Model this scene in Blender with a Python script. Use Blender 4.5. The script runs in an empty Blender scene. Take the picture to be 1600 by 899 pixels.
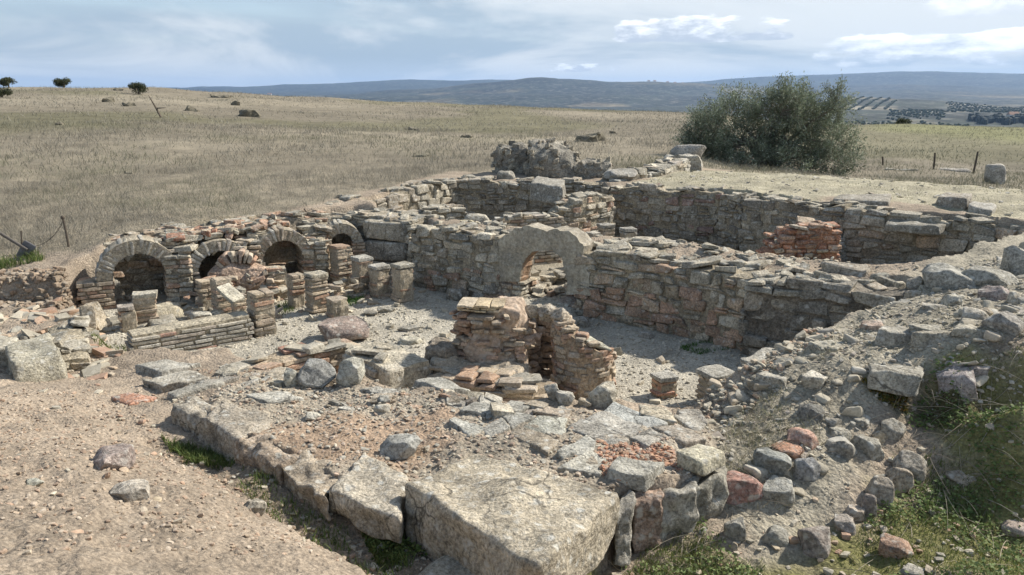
import bpy, math, numpy as np
RS = np.random.RandomState(7)
U = RS.uniform
SC = bpy.context.scene
COL = SC.collection
R = math.radians

# ------------------------------------------------------------------ camera geometry
FPX, PITCH, CAMZ = 1209.0, R(13.9), 2.8
cp, sp = math.cos(PITCH), math.sin(PITCH)

def ray(x, y):
    a = (x - 800) / FPX; b = (449.5 - y) / FPX
    return np.array([a, cp + b * sp, -sp + b * cp])

def P(x, y, z):
    """point of the site seen at photo position x, y on the level z"""
    r = ray(x, y); t = (z - CAMZ) / r[2]
    return np.array([r[0] * t, r[1] * t, z])

def AZ(px): return math.atan((px - 800) / FPX / 1.028)
def slope(x, y):
    r = ray(x, y); return r[2] / math.hypot(r[0], r[1])

# ------------------------------------------------------------------ noise
def _h(ix, iy, iz, s):
    n = (ix * 374761393 + iy * 668265263 + iz * 1274126177 + s * 974711) & 0xffffffff
    n = ((n ^ (n >> 13)) * 1274126177) & 0xffffffff
    n = ((n ^ (n >> 16)) * 2246822519) & 0xffffffff
    return ((n ^ (n >> 15)) & 0xffffff) / float(0xffffff)

def vn(p, s=0):
    p = np.asarray(p, float); i = np.floor(p).astype(np.int64); f = p - i; f = f * f * (3 - 2 * f)
    o = 0
    for a in (0, 1):
        wx = f[:, 0] if a else 1 - f[:, 0]
        for b in (0, 1):
            wy = f[:, 1] if b else 1 - f[:, 1]
            for c in (0, 1):
                wz = f[:, 2] if c else 1 - f[:, 2]
                o = o + wx * wy * wz * _h(i[:, 0] + a, i[:, 1] + b, i[:, 2] + c, s)
    return o * 2 - 1

def fbm(p, octv=3, s=0):
    a, t = 1.0, 0
    q = np.asarray(p, float).copy()
    for k in range(octv):
        t = t + a * vn(q, s + k * 17); q = q * 2.03 + 11.3; a *= .5
    return t

def xyz(x, y, k=1.0):
    return np.stack([x * k, y * k, np.full_like(x, 3.7)], 1)

def sstep(a, b, x):
    t = np.clip((x - a) / (b - a), 0, 1); return t * t * (3 - 2 * t)

# ------------------------------------------------------------------ mesh builder
class MB:
    def __init__(s): s.v = []; s.q = []; s.t = []; s.c = []; s.n = 0
    def add(s, v, q=None, t=None, c=(.3, .3, .3)):
        v = np.asarray(v, float); c = np.asarray(c, float)
        if c.ndim == 1: c = np.tile(c, (len(v), 1))
        s.v.append(v); s.c.append(c)
        if q is not None and len(q): s.q.append(np.asarray(q, np.int64) + s.n)
        if t is not None and len(t): s.t.append(np.asarray(t, np.int64) + s.n)
        s.n += len(v); return s
    def arrays(s):
        return np.concatenate(s.v), np.concatenate(s.c)
    def build(s, name, mat, parent=None, smooth=False, origin=None):
        v, c = s.arrays()
        if origin is None:
            origin = np.array([(v[:, 0].min() + v[:, 0].max()) / 2, (v[:, 1].min() + v[:, 1].max()) / 2, v[:, 2].min()])
        v = v - origin
        loops = []; starts = []; n = 0
        if s.q:
            q = np.concatenate(s.q); loops.append(q.ravel()); starts.append(np.arange(len(q)) * 4); n = q.size
        if s.t:
            t = np.concatenate(s.t); loops.append(t.ravel()); starts.append(n + np.arange(len(t)) * 3)
        loops = np.concatenate(loops); starts = np.concatenate(starts)
        me = bpy.data.meshes.new(name)
        me.vertices.add(len(v)); me.vertices.foreach_set('co', v.astype(np.float32).ravel())
        me.loops.add(len(loops)); me.loops.foreach_set('vertex_index', loops.astype(np.int32))
        me.polygons.add(len(starts)); me.polygons.foreach_set('loop_start', starts.astype(np.int32))
        a = me.attributes.new('col', 'FLOAT_COLOR', 'POINT')
        a.data.foreach_set('color', np.concatenate([c, np.ones((len(c), 1))], 1).astype(np.float32).ravel())
        me.update(calc_edges=True)
        me.polygons.foreach_set('use_smooth', np.full(len(starts), bool(smooth)))
        me.materials.append(mat)
        o = bpy.data.objects.new(name, me); COL.objects.link(o)
        if parent is not None:
            o.parent = parent; o.location = origin - np.array(parent.location)
        else: o.location = origin
        return o

def thing(name, label, cat, loc, group=None):
    o = bpy.data.objects.new(name, None); COL.objects.link(o); o.empty_display_size = .1
    o.location = loc; tag(o, label, cat, group); o['kind'] = 'thing'; return o

def tag(o, label, cat, group=None):
    o['label'] = label; o['category'] = cat; o['kind'] = 'thing'
    if group: o['group'] = group
    return o

def kind(o, k, label=None):
    o['kind'] = k
    if label: o['label'] = label
    return o

# ------------------------------------------------------------------ stones
_T = {}
def templ(n, tight=.72):
    k = (n, tight)
    if k in _T: return _T[k]
    if n == 2: ax = np.array([-1, 0, 1.])
    elif n == 3: ax = np.array([-1, -tight, tight, 1.])
    else: ax = np.concatenate([[-1], np.linspace(-tight, tight, n - 1), [1]])
    idx = {}; vs = []
    m = len(ax) - 1
    for i in range(m + 1):
        for j in range(m + 1):
            for k2 in range(m + 1):
                if i in (0, m) or j in (0, m) or k2 in (0, m):
                    idx[i, j, k2] = len(vs); vs.append((ax[i], ax[j], ax[k2]))
    q = []
    for a in range(m):
        for b in range(m):
            q += [(idx[a, b, 0], idx[a, b + 1, 0], idx[a + 1, b + 1, 0], idx[a + 1, b, 0]),
                  (idx[a, b, m], idx[a + 1, b, m], idx[a + 1, b + 1, m], idx[a, b + 1, m]),
                  (idx[a, 0, b], idx[a + 1, 0, b], idx[a + 1, 0, b + 1], idx[a, 0, b + 1]),
                  (idx[a, m, b], idx[a, m, b + 1], idx[a + 1, m, b + 1], idx[a + 1, m, b]),
                  (idx[0, a, b], idx[0, a, b + 1], idx[0, a + 1, b + 1], idx[0, a + 1, b]),
                  (idx[m, a, b], idx[m, a + 1, b], idx[m, a + 1, b + 1], idx[m, a, b + 1])]
    _T[k] = (np.array(vs), np.array(q)); return _T[k]

def hexas(mb, cor, cols, r=.02, n=3, amp=.006, freq=9., jit=.06, tight=.72, seed=0):
    """rounded, roughened blocks from 8 corners each: cor [N,8,3] (index x + 2y + 4z)"""
    cor = np.asarray(cor, float); N = len(cor)
    if N == 0: return
    cols = np.asarray(cols, float)
    if cols.ndim == 1: cols = np.tile(cols, (N, 1))
    T, Q = templ(n, tight)
    dx = np.linalg.norm(cor[:, 1] - cor[:, 0], axis=1) / 2; dy = np.linalg.norm(cor[:, 2] - cor[:, 0], axis=1) / 2
    dz = np.linalg.norm(cor[:, 4] - cor[:, 0], axis=1) / 2
    h = np.stack([dx, dy, dz], 1)
    if jit:
        cor = cor + RS.uniform(-1, 1, cor.shape) * (jit * np.minimum(h.min(1) * 2, .12))[:, None, None]
    rr = np.minimum(r, h.min(1) * .8)[:, None, None]
    p = T[None] * h[:, None]; lim = h[:, None] - rr
    inn = np.clip(p, -lim, lim); d = p - inn
    L = np.linalg.norm(d, axis=2, keepdims=True)
    q = inn + np.where(L > 1e-9, d / np.maximum(L, 1e-9) * rr, 0)
    q = q / h[:, None] * .5 + .5
    x, y, z = q[..., 0:1], q[..., 1:2], q[..., 2:3]
    c = lambda i: cor[:, i][:, None]
    v = ((c(0) * (1 - x) + c(1) * x) * (1 - y) + (c(2) * (1 - x) + c(3) * x) * y) * (1 - z) + \
        ((c(4) * (1 - x) + c(5) * x) * (1 - y) + (c(6) * (1 - x) + c(7) * x) * y) * z
    V = v.reshape(-1, 3)
    if amp:
        off = np.repeat(RS.uniform(-50, 50, (N, 3)), len(T), 0)
        w = V * freq + off
        oc = 2 if n < 8 else 4
        V = V + amp * np.stack([fbm(w, oc, 3 + seed), fbm(w + 31, oc, 5 + seed), fbm(w + 77, oc, 9 + seed)], 1)
    Qa = (Q[None] + (np.arange(N) * len(T))[:, None, None]).reshape(-1, 4)
    mb.add(V, q=Qa, c=np.repeat(cols, len(T), 0))

def boxc(c, hx, hy, hz):
    c, hx, hy, hz = [np.asarray(a, float) for a in (c, hx, hy, hz)]
    return np.array([c + (2 * i - 1) * hx + (2 * j - 1) * hy + (2 * k - 1) * hz for k in (0, 1) for j in (0, 1) for i in (0, 1)])

def quadc(q, h, spread=0.0):
    """q: four top corners in order round; block hangs h below"""
    q = np.asarray(q, float); c = q.mean(0)
    b = q + (q - c) * [spread, spread, 0]; b[:, 2] = q[:, 2] - h
    return np.array([b[0], b[1], b[3], b[2], q[0], q[1], q[3], q[2]])

def turn(a): return np.array([math.cos(a), math.sin(a), 0]), np.array([-math.sin(a), math.cos(a), 0])

def boulder(mb, c, size, rot=0, col=(.3, .3, .3), rnd=.62, cuts=14, seed=0, n=9, rough=.05, tilt=0., jit=.3, egg=.5):
    """c: base centre; size: full extents"""
    rs = np.random.RandomState(seed + 101)
    T, Q = templ(n, .86)
    h = np.array(size) / 2
    r = rnd * h.min()
    p = T * h; inn = np.clip(p, -(h - r), h - r); d = p - inn; L = np.linalg.norm(d, axis=1, keepdims=True)
    p = inn + np.where(L > 1e-9, d / np.maximum(L, 1e-9) * r, 0)
    e = T / np.linalg.norm(T, axis=1, keepdims=True) * h * 1.12; p = p * (1 - egg) + e * egg
    k = rs.uniform(-1, 1, (8, 3)) * jit * h.min()
    x, y, z = [(p[:, i:i + 1] / h[i]) * .5 + .5 for i in range(3)]
    p = p + ((k[0] * (1 - x) + k[1] * x) * (1 - y) + (k[2] * (1 - x) + k[3] * x) * y) * (1 - z) + \
            ((k[4] * (1 - x) + k[5] * x) * (1 - y) + (k[6] * (1 - x) + k[7] * x) * y) * z
    for i in range(cuts):
        nrm = rs.normal(0, 1, 3); nrm /= np.linalg.norm(nrm)
        dist = np.abs(nrm * h).sum() * rs.uniform(.46, .74)
        e = p @ nrm - dist; p = p - np.maximum(e, 0)[:, None] * nrm
    m = h.mean(); w = p / m * 1.6 + seed * 3.1
    p = p + m * rough * np.stack([fbm(w, 4, 1), fbm(w + 9, 4, 2), fbm(w + 5, 4, 4)], 1)
    if tilt:
        a = tilt; p = np.stack([p[:, 0] * math.cos(a) + p[:, 2] * math.sin(a), p[:, 1], -p[:, 0] * math.sin(a) + p[:, 2] * math.cos(a)], 1)
    ca, sa = math.cos(rot), math.sin(rot)
    p = np.stack([p[:, 0] * ca - p[:, 1] * sa, p[:, 0] * sa + p[:, 1] * ca, p[:, 2]], 1)
    mb.add(p + np.array(c) + [0, 0, h[2]], q=Q, c=col)
    return mb

def tube(mb, pts, rad, col, k=5):
    pts = np.asarray(pts, float); n = len(pts); rad = np.broadcast_to(rad, (n,))
    t = np.gradient(pts, axis=0); t /= np.linalg.norm(t, axis=1, keepdims=True) + 1e-9
    up = np.where(np.abs(t[:, 2:3]) > .9, [[1., 0, 0]], [[0, 0, 1.]])
    a = np.cross(t, up); a /= np.linalg.norm(a, axis=1, keepdims=True) + 1e-9; b = np.cross(t, a)
    ang = np.arange(k) / k * 2 * math.pi
    v = pts[:, None] + rad[:, None, None] * (a[:, None] * np.cos(ang)[None, :, None] + b[:, None] * np.sin(ang)[None, :, None])
    q = [(i * k + j, i * k + (j + 1) % k, (i + 1) * k + (j + 1) % k, (i + 1) * k + j) for i in range(n - 1) for j in range(k)]
    v = v.reshape(-1, 3)
    v = np.concatenate([v, pts[:1], pts[-1:]])
    t3 = [(n * k, (j + 1) % k, j) for j in range(k)] + [(n * k + 1, (n - 1) * k + j, (n - 1) * k + (j + 1) % k) for j in range(k)]
    mb.add(v, q=q, t=t3, c=col)

# ------------------------------------------------------------------ colours (sunlight-free base colours)
LIME = [(.38, .35, .285), (.33, .31, .26), (.42, .385, .31), (.35, .325, .265), (.30, .285, .245), (.46, .42, .34), (.385, .335, .265)]
WARM = LIME + [(.42, .335, .25), (.41, .30, .22), (.37, .255, .19), (.42, .36, .27), (.39, .28, .205)]
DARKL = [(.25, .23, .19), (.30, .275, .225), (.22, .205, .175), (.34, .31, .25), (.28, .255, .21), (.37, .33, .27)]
BRICK = [(.40, .33, .25), (.36, .30, .235), (.43, .36, .27), (.38, .28, .21), (.37, .25, .18), (.34, .295, .24), (.41, .345, .265)]
GREYB = [(.40, .385, .345), (.36, .35, .315), (.44, .425, .38), (.33, .315, .28), (.41, .385, .33), (.37, .33, .285)]
REDB = [(.38, .20, .135), (.42, .25, .17), (.34, .19, .13), (.44, .30, .21), (.39, .27, .20)]
def pick(pal, n): 
    c = np.array(pal)[RS.randint(0, len(pal), n)]
    return c * RS.uniform(.85, 1.15, (n, 1))

# ------------------------------------------------------------------ materials
def nodes(m):
    m.use_nodes = True; nt = m.node_tree; nt.nodes.clear(); return nt
def mineral(name, big=2.5, fine=38., vary=.5, bump=.35, lichen=.3, dark=.25, speck=0., dist=.01, pits=0., spots=0., crack=0.):
    m = bpy.data.materials.new(name); nt = nodes(m); N = nt.nodes.new; L = nt.links.new
    out = N('ShaderNodeOutputMaterial'); b = N('ShaderNodeBsdfPrincipled'); L(b.outputs[0], out.inputs[0])
    b.inputs['Roughness'].default_value = .93; b.inputs['Specular IOR Level'].default_value = .15
    at = N('ShaderNodeAttribute'); at.attribute_name = 'col'
    g = N('ShaderNodeNewGeometry'); pos = g.outputs['Position']
    def noise(s, d=5., rough=.6):
        n = N('ShaderNodeTexNoise'); n.inputs['Scale'].default_value = s; n.inputs['Detail'].default_value = d
        n.inputs['Roughness'].default_value = rough; L(pos, n.inputs['Vector']); return n.outputs['Fac']
    def rng(x, a, bb, c, d):
        r = N('ShaderNodeMapRange'); L(x, r.inputs[0])
        for i, k in enumerate((a, bb, c, d)): r.inputs[i + 1].default_value = k
        return r.outputs[0]
    def mul(col, fac):
        x = N('ShaderNodeVectorMath'); x.operation = 'SCALE'; L(col, x.inputs[0]); L(fac, x.inputs['Scale']); return x.outputs[0]
    def mix(fac, a, colr):
        x = N('ShaderNodeMix'); x.data_type = 'RGBA'; L(fac, x.inputs[0]); L(a, x.inputs[6]); x.inputs[7].default_value = (*colr, 1); return x.outputs[2]
    n1 = noise(big); n2 = noise(fine, 6., .7); n3 = noise(fine * .33, 4.)
    tn = N('ShaderNodeVectorMath'); tn.operation = 'MULTIPLY'; L(at.outputs['Color'], tn.inputs[0]); tn.inputs[1].default_value = (1.02, .995, .95)
    c = mul(tn.outputs[0], rng(n1, .3, .7, 1 - vary * .6, 1 + vary * .6))
    c = mul(c, rng(n2, .34, .66, 1 - vary * .7, 1 + vary * .6))
    if dark:
        c = mix(rng(noise(fine * .8 + 3, 5., .75), .55, .64, 0, dark * .9), c, (.085, .08, .068))
    if lichen:
        c = mix(rng(noise(big * 6.5, 6., .75), .52, .63, 0, lichen), c, (.58, .56, .50))
    if dark:
        c = mix(rng(noise(big * 4.3 + 1, 6., .8), .53, .65, 0, dark), c, (.07, .065, .055))
    if spots:                                    # round pale lichen discs, a few centimetres wide
        dv = N('ShaderNodeVectorMath'); dv.operation = 'MULTIPLY_ADD'; nz = N('ShaderNodeTexNoise'); nz.inputs['Scale'].default_value = 30; L(pos, nz.inputs['Vector']); L(nz.outputs['Color'], dv.inputs[0]); dv.inputs[1].default_value = (.035, .035, .035); L(pos, dv.inputs[2])
        v = N('ShaderNodeTexVoronoi'); v.inputs['Scale'].default_value = 15; L(dv.outputs[0], v.inputs['Vector']); s3 = N('ShaderNodeSeparateColor'); L(v.outputs['Color'], s3.inputs[0])
        m3 = N('ShaderNodeMath'); m3.operation = 'MULTIPLY'; L(rng(v.outputs['Distance'], .2, .42, 1, 0), m3.inputs[0]); L(rng(s3.outputs[1], .62, .7, 0, spots), m3.inputs[1]); c = mix(m3.outputs[0], c, (.60, .585, .52))
        m4 = N('ShaderNodeMath'); m4.operation = 'MULTIPLY'; L(rng(v.outputs['Distance'], .15, .4, 1, 0), m4.inputs[0]); L(rng(s3.outputs[0], .8, .86, 0, spots * .8), m4.inputs[1]); c = mix(m4.outputs[0], c, (.13, .125, .105))
    if crack:
        dv = N('ShaderNodeVectorMath'); dv.operation = 'MULTIPLY_ADD'; nz = N('ShaderNodeTexNoise'); nz.inputs['Scale'].default_value = 7; nz.inputs['Detail'].default_value = 5; L(pos, nz.inputs['Vector']); L(nz.outputs['Color'], dv.inputs[0]); dv.inputs[1].default_value = (.16, .16, .16); L(pos, dv.inputs[2])
        v = N('ShaderNodeTexVoronoi'); v.feature = 'DISTANCE_TO_EDGE'; v.inputs['Scale'].default_value = 2.3; L(dv.outputs[0], v.inputs['Vector'])
        m5 = N('ShaderNodeMath'); m5.operation = 'MULTIPLY'; L(rng(v.outputs['Distance'], .0, .022, crack, 0), m5.inputs[0]); L(rng(noise(1.7), .5, .56, 0, 1), m5.inputs[1]); c = mix(m5.outputs[0], c, (.06, .055, .045))
    if speck:
        v = N('ShaderNodeTexVoronoi'); v.inputs['Scale'].default_value = fine * 1.6; L(pos, v.inputs['Vector'])
        s2 = N('ShaderNodeSeparateColor'); L(v.outputs['Color'], s2.inputs[0])
        c = mul(c, rng(s2.outputs[0], 0, 1, 1 - speck, 1 + speck))
    L(c, b.inputs['Base Color'])
    bp = N('ShaderNodeBump'); bp.inputs['Strength'].default_value = bump; bp.inputs['Distance'].default_value = dist
    ad = N('ShaderNodeMath'); ad.operation = 'ADD'; L(n2, ad.inputs[0]); L(n3, ad.inputs[1])
    hgt = ad.outputs[0]
    if pits:
        v = N('ShaderNodeTexVoronoi'); v.inputs['Scale'].default_value = fine * .9; L(pos, v.inputs['Vector'])
        m2 = N('ShaderNodeMath'); m2.operation = 'MULTIPLY_ADD'; L(v.outputs['Distance'], m2.inputs[0]); m2.inputs[1].default_value = -pits; L(hgt, m2.inputs[2]); hgt = m2.outputs[0]
    L(hgt, bp.inputs['Height']); L(bp.outputs[0], b.inputs['Normal'])
    return m

M = {}
M['stone'] = mineral('weathered_stone', 4.2, 46., .75, 1.0, .42, .6, 0, .016, 0, .6)
M['brick'] = mineral('weathered_brick', 4.5, 50., .6, .7, .32, .45, 0, .01)
M['mortar'] = mineral('rubble_mortar', 4.0, 34., .7, .9, .15, .45, .15, .02, .6)
M['plaster'] = mineral('old_plaster', 2.4, 26., .5, .9, .35, .38, 0, .014)
M['block'] = mineral('pitted_limestone', 3.4, 52., .75, 1.0, .45, .62, .06, .016, .25, .75, .85)
M['ground'] = mineral('dry_earth', 1.6, 46., .5, .9, .05, .24, .18, .018, .7)
M['field'] = mineral('far_ground', .05, 1.2, .35, .3, 0, 0, 0, .3)
M['hill'] = mineral('far_hills', .0035, .03, .9, .2, .22, .55, 0, .3)
M['pebble'] = mineral('loose_stone', 5.0, 60., .3, .4, .2, .1, 0, .006)
M['bark'] = mineral('bark', 6., 40., .5, .8, .1, .2, 0, .01)
M['metal'] = mineral('rusted_metal', 8., 60., .3, .2, 0, .3, 0, .003)
def leafmat(name, tr=.25):
    m = bpy.data.materials.new(name); nt = nodes(m); N = nt.nodes.new; L = nt.links.new
    out = N('ShaderNodeOutputMaterial'); at = N('ShaderNodeAttribute'); at.attribute_name = 'col'
    b = N('ShaderNodeBsdfPrincipled'); b.inputs['Roughness'].default_value = .7; b.inputs['Specular IOR Level'].default_value = .2
    t = N('ShaderNodeBsdfTranslucent'); mx = N('ShaderNodeMixShader'); mx.inputs[0].default_value = tr
    L(at.outputs['Color'], b.inputs['Base Color']); L(at.outputs['Color'], t.inputs['Color'])
    L(b.outputs[0], mx.inputs[1]); L(t.outputs[0], mx.inputs[2]); L(mx.outputs[0], out.inputs[0]); return m
M['leaf'] = leafmat('leaves'); M['straw'] = leafmat('dry_grass', .2)
# ------------------------------------------------------------------ the lie of the land
NEAR = [(-300,899,1.3),(0,899,1.22),(150,899,1.16),(300,899,.98),(-300,700,1.0),(0,700,.92),(100,700,.86),(100,800,1.04),(250,800,.9),
 (212,692,.46),(296,737,.52),(384,788,.57),(470,848,.64),(536,903,.72),(470,990,.9),(0,625,.55),(0,590,.38),(100,600,.3),(180,640,.36),(200,600,.28),(250,620,.26),(-300,600,.5),
 (265,700,.4),(350,742,.4),(450,800,.4),(560,850,.4),(640,890,.39),(700,960,.15),(900,960,.15),
 (330,600,.34),(420,570,.3),(480,590,.42),(560,600,.5),(700,620,.5),(900,650,.5),(1000,650,.48),(1080,650,.44),(1120,690,.48),
 (1000,899,.2),(1060,850,.22),(1150,850,.25),(1350,899,.28),(1600,899,.34),(1300,770,.36),(1400,700,.46),(1500,730,.42),(1600,760,.4),(1250,800,.3),(1900,800,.4),
 (1600,690,.5),(1600,640,.84),(1540,640,.66),(1460,650,.56),(1490,595,.84),(1400,605,.74),(1390,650,.6),(1300,650,.6),(1230,700,.5),(1170,650,.54),(1120,760,.36),(1180,740,.45),
 (1200,600,.68),(1300,565,.84),(1400,525,.93),(1500,560,.95),(1600,570,.96),(1600,450,1.1),(1500,430,1.04),(1430,470,.92),(1330,505,.86),(1250,540,.78),(1180,590,.7),(1560,390,1.13),(1900,560,1.0),(1900,420,1.2),
 (0,400,.64),(100,400,.66),(180,382,.78),(-300,405,.62),(250,368,.88),(330,355,.95),(400,345,.95),(480,332,1.0),(600,300,1.05),(690,280,1.08),(720,268,1.1),
 (0,440,.5),(60,440,.5),(-300,440,.5),(0,480,.28),(100,480,.26),(0,520,.3),
 (800,280,1.1),(900,280,1.1),(1000,262,1.12),(1100,252,1.1),(1100,268,1.15),(1300,275,1.15),(1500,288,1.15),(1300,305,1.15),(1050,300,1.15),(1500,310,1.15),(1600,345,1.14),(1700,360,1.14)]
ang = lambda x, y: np.arctan2(x, y)
_pp = np.array([P(*a) for a in NEAR])
FX = np.array([-900, -600, 0, 240, 350, 500, 650, 750, 850, 1000, 1070, 1200, 1340, 1420, 1600, 2200, 2500], float)
FTH = np.array([AZ(x) for x in FX])
def yz(row):
    r, kindc, vals = row
    if kindc == 'z': return [v for v in vals]
    return [CAMZ + r * slope(x, y) for x, y in zip(FX, vals)]
#            -900 -600  0   240  350  500  650  750  850 1000 1070 1200 1340 1420 1600 2200 2500
FAR = [(11, 'z', [.66, .66, .66, .8, .88, .95, 1.05, 1.1, 1.1, 1.1, 1.1, 1.15, 1.15, 1.15, 1.15, 1.2, 1.2]),
 (18, 'z', [1.0, 1.0, .98, 1.06, 1.1, 1.1, 1.1, 1.1, 1.1, 1.1, 1.1, 1.1, 1.08, 1.05, .95, 1.2, 1.2]),
 (26, 'z', [1.5, 1.5, 1.4, 1.42, 1.38, 1.28, 1.2, 1.18, 1.15, 1.05, .95, .55, .4, .42, .45, .8, .8]),
 (36, 'z', [1.9, 1.9, 1.8, 1.8, 1.65, 1.5, 1.35, 1.3, 1.3, 1.3, 1.35, .6, .45, .55, .05, .5, .5]),
 (50, 'z', [2.5, 2.5, 2.4, 2.4, 2.15, 1.8, 1.6, 1.5, 1.45, 1.35, 1.25, .5, -.1, .0, .35, .5, .5]),
 (80, 'y', [136, 136, 136, 137.5, 144, 154, 160, 164, 168, 174, 176, 187, 194, 192, 197, 190, 190]),
 (150, 'z', [2, 2, 1, 0, -.5, -1.5, -2, -3, -4, -5, -5, -6, -7, -7, -7, -6, -6]),
 (300, 'z', [-14] * 6 + [-20] * 11), (700, 'z', [-42] * 17), (1300, 'z', [-44] * 17),
 (2000, 'y', [195] * 10 + [185, 180, 174, 174, 176, 178, 178]),
 (2800, 'y', [180] * 10 + [172, 164, 153, 156, 167, 160, 160]),
 (3600, 'y', [172] * 8 + [168, 166, 166, 166, 163, 163, 164, 160, 160]),
 (4600, 'y', [165, 165, 160, 158, 158, 156, 152, 148, 145, 147, 150, 155, 155, 153, 155, 150, 150]),
 (6200, 'y', [150, 150, 150, 152, 152, 150, 139, 130, 122.5, 126, 131, 139, 144, 140, 146, 140, 140]),
 (8000, 'y', [150, 150, 150, 150, 148, 145, 140, 138, 132, 138, 138, 136, 134, 134, 138, 134, 134]),
 (10500, 'y', [140, 140, 140, 138.5, 136, 131, 125, 125, 128, 130, 130, 120, 115.5, 113.5, 117, 116, 116]),
 (15000, 'y', [155] * 17)]
LFR = np.log(np.array([r[0] for r in FAR], float)); FZ = np.array([yz(r) for r in FAR])
def smoothidx(t, arr):
    i = np.clip(np.searchsorted(arr, t) - 1, 0, len(arr) - 2); f = np.clip((t - arr[i]) / (arr[i + 1] - arr[i]), 0, 1)
    return i, f
def hfar(th, lr):
    i, f = smoothidx(lr, LFR); j, g = smoothidx(th, FTH)
    f = np.where(lr > math.log(120), f * f * (3 - 2 * f), f); g = g * g * (3 - 2 * g)
    return (FZ[i, j] * (1 - g) + FZ[i, j + 1] * g) * (1 - f) + (FZ[i + 1, j] * (1 - g) + FZ[i + 1, j + 1] * g) * f
_ex = []
for x in (-300, 0, 150, 300, 450, 600, 750, 900, 1050, 1250, 1400, 1600, 1900):
    for r in (16 if x < 450 else 19.5, 24, 30):
        th = AZ(x)
        _ex.append((r * math.sin(th), r * math.cos(th), float(hfar(np.array([th]), np.array([math.log(r)]))[0])))
_cp = np.concatenate([_pp, np.array(_ex)])
_c2 = np.stack([ang(_cp[:, 0], _cp[:, 1]), np.log(np.hypot(_cp[:, 0], _cp[:, 1]))], 1)
def _phi(d2): return d2 * np.log(d2 + 1e-12) * .5
def _mk():
    n = len(_c2); d2 = ((_c2[:, None] - _c2[None]) ** 2).sum(2)
    K = _phi(d2) + np.eye(n) * 2e-4; Pm = np.concatenate([np.ones((n, 1)), _c2], 1)
    A = np.zeros((n + 3, n + 3)); A[:n, :n] = K; A[:n, n:] = Pm; A[n:, :n] = Pm.T
    return np.linalg.solve(A, np.concatenate([_cp[:, 2], np.zeros(3)]))
_w = _mk()
def tps(th, lr):
    th = np.clip(th, -.72, .72); lr = np.clip(lr, math.log(2.1), 9)
    o = np.empty_like(th)
    for s in range(0, len(th), 40000):
        q = np.stack([th[s:s + 40000], lr[s:s + 40000]], 1)
        o[s:s + 40000] = _phi(((q[:, None] - _c2[None]) ** 2).sum(2)) @ _w[:-3] + _w[-3] + q @ _w[-2:]
    return o
def poly_sd(x, y, poly):
    """signed distance, positive inside"""
    p = np.array(poly, float); d = np.full(x.shape, 1e9); ins = np.zeros(x.shape, bool)
    for a, b in zip(p, np.roll(p, -1, 0)):
        e = b - a; wx, wy = x - a[0], y - a[1]
        t = np.clip((wx * e[0] + wy * e[1]) / (e @ e + 1e-12), 0, 1)
        d = np.minimum(d, np.hypot(wx - t * e[0], wy - t * e[1]))
        c = ((a[1] <= y) != (b[1] <= y)); sx = a[0] + (y - a[1]) / (b[1] - a[1] + 1e-12) * (b[0] - a[0])
        ins ^= c & (x < sx)
    return np.where(ins, d, -d)
def pxp(l, z): return [tuple(P(a, b, z)[:2]) for a, b in l]
PIT_AB = [(-5.8,10.3),(-5.5,11.1),(-3.6,12.25),(-2.6,12.75),(-1.95,12.62),(-1.5,12.05),(-1.2,11.4),(.9,10.1),(2.75,8.5),(3.3,8.2),(4.0,7.75),(3.75,7.25),(3.0,6.9),(2.45,6.5),(1.95,5.95),(1.62,5.85),(1.4,5.75),(1.0,5.75),(.15,5.7),(-.5,5.85),(-.95,6.05),(-1.45,6.4),(-2.2,6.95),(-2.9,7.75),(-4.1,7.75),(-4.6,8.3),(-5.2,9.2),(-5.8,9.9)]
PIT_L = pxp([(-400,480),(0,472),(92,468),(140,466),(150,500),(215,560),(160,590),(100,590),(0,600),(-400,640)], .24)
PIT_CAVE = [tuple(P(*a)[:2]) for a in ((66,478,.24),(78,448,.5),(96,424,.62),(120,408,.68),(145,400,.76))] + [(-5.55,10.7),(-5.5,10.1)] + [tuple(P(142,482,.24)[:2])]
SLOT = pxp([(1482,272),(1640,274),(1640,292),(1530,283)], 1.12)
PIT_ARCH = [(-.1,9.9),(.75,9.6),(1.1,10.7),(.3,11.4)]
PIT_CD = [(-1.9,12.3),(-1.0,11.95),(1.4,10.65),(2.4,10.1),(3.05,9.5),(3.75,8.9),(4.4,8.4),(5.1,8.75),(6.2,9.5),(6.95,10.0),(6.7,10.9),(5.3,12.15),(4.05,13.7),(1.8,14.9),(1.65,15.75),(-1.15,15.8),(-2.6,13.7),(-2.2,12.9)]
DITCH = pxp([(240,692),(268,687),(330,699),(372,714),(440,746),(494,774),(520,788),(612,834),(660,858),(720,900),(740,960),(590,960),(532,890),(448,832),(372,780),(300,738),(232,702)], .41)
PLATF = pxp([(318,634),(385,680),(452,712),(516,742),(600,772),(660,790),(845,862),(962,772),(1015,758),(1080,742),(1124,716),(1100,645),(960,640),(830,640),(740,622),(640,605),(560,596),(440,585),(330,602)], .56)
def zplat(y): return .585 - .05 * (y - 4)
def blend(h, x, y, poly, z, soft):
    t = sstep(-soft, soft * .3, poly_sd(x, y, poly)); return h * (1 - t) + z * t
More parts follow.
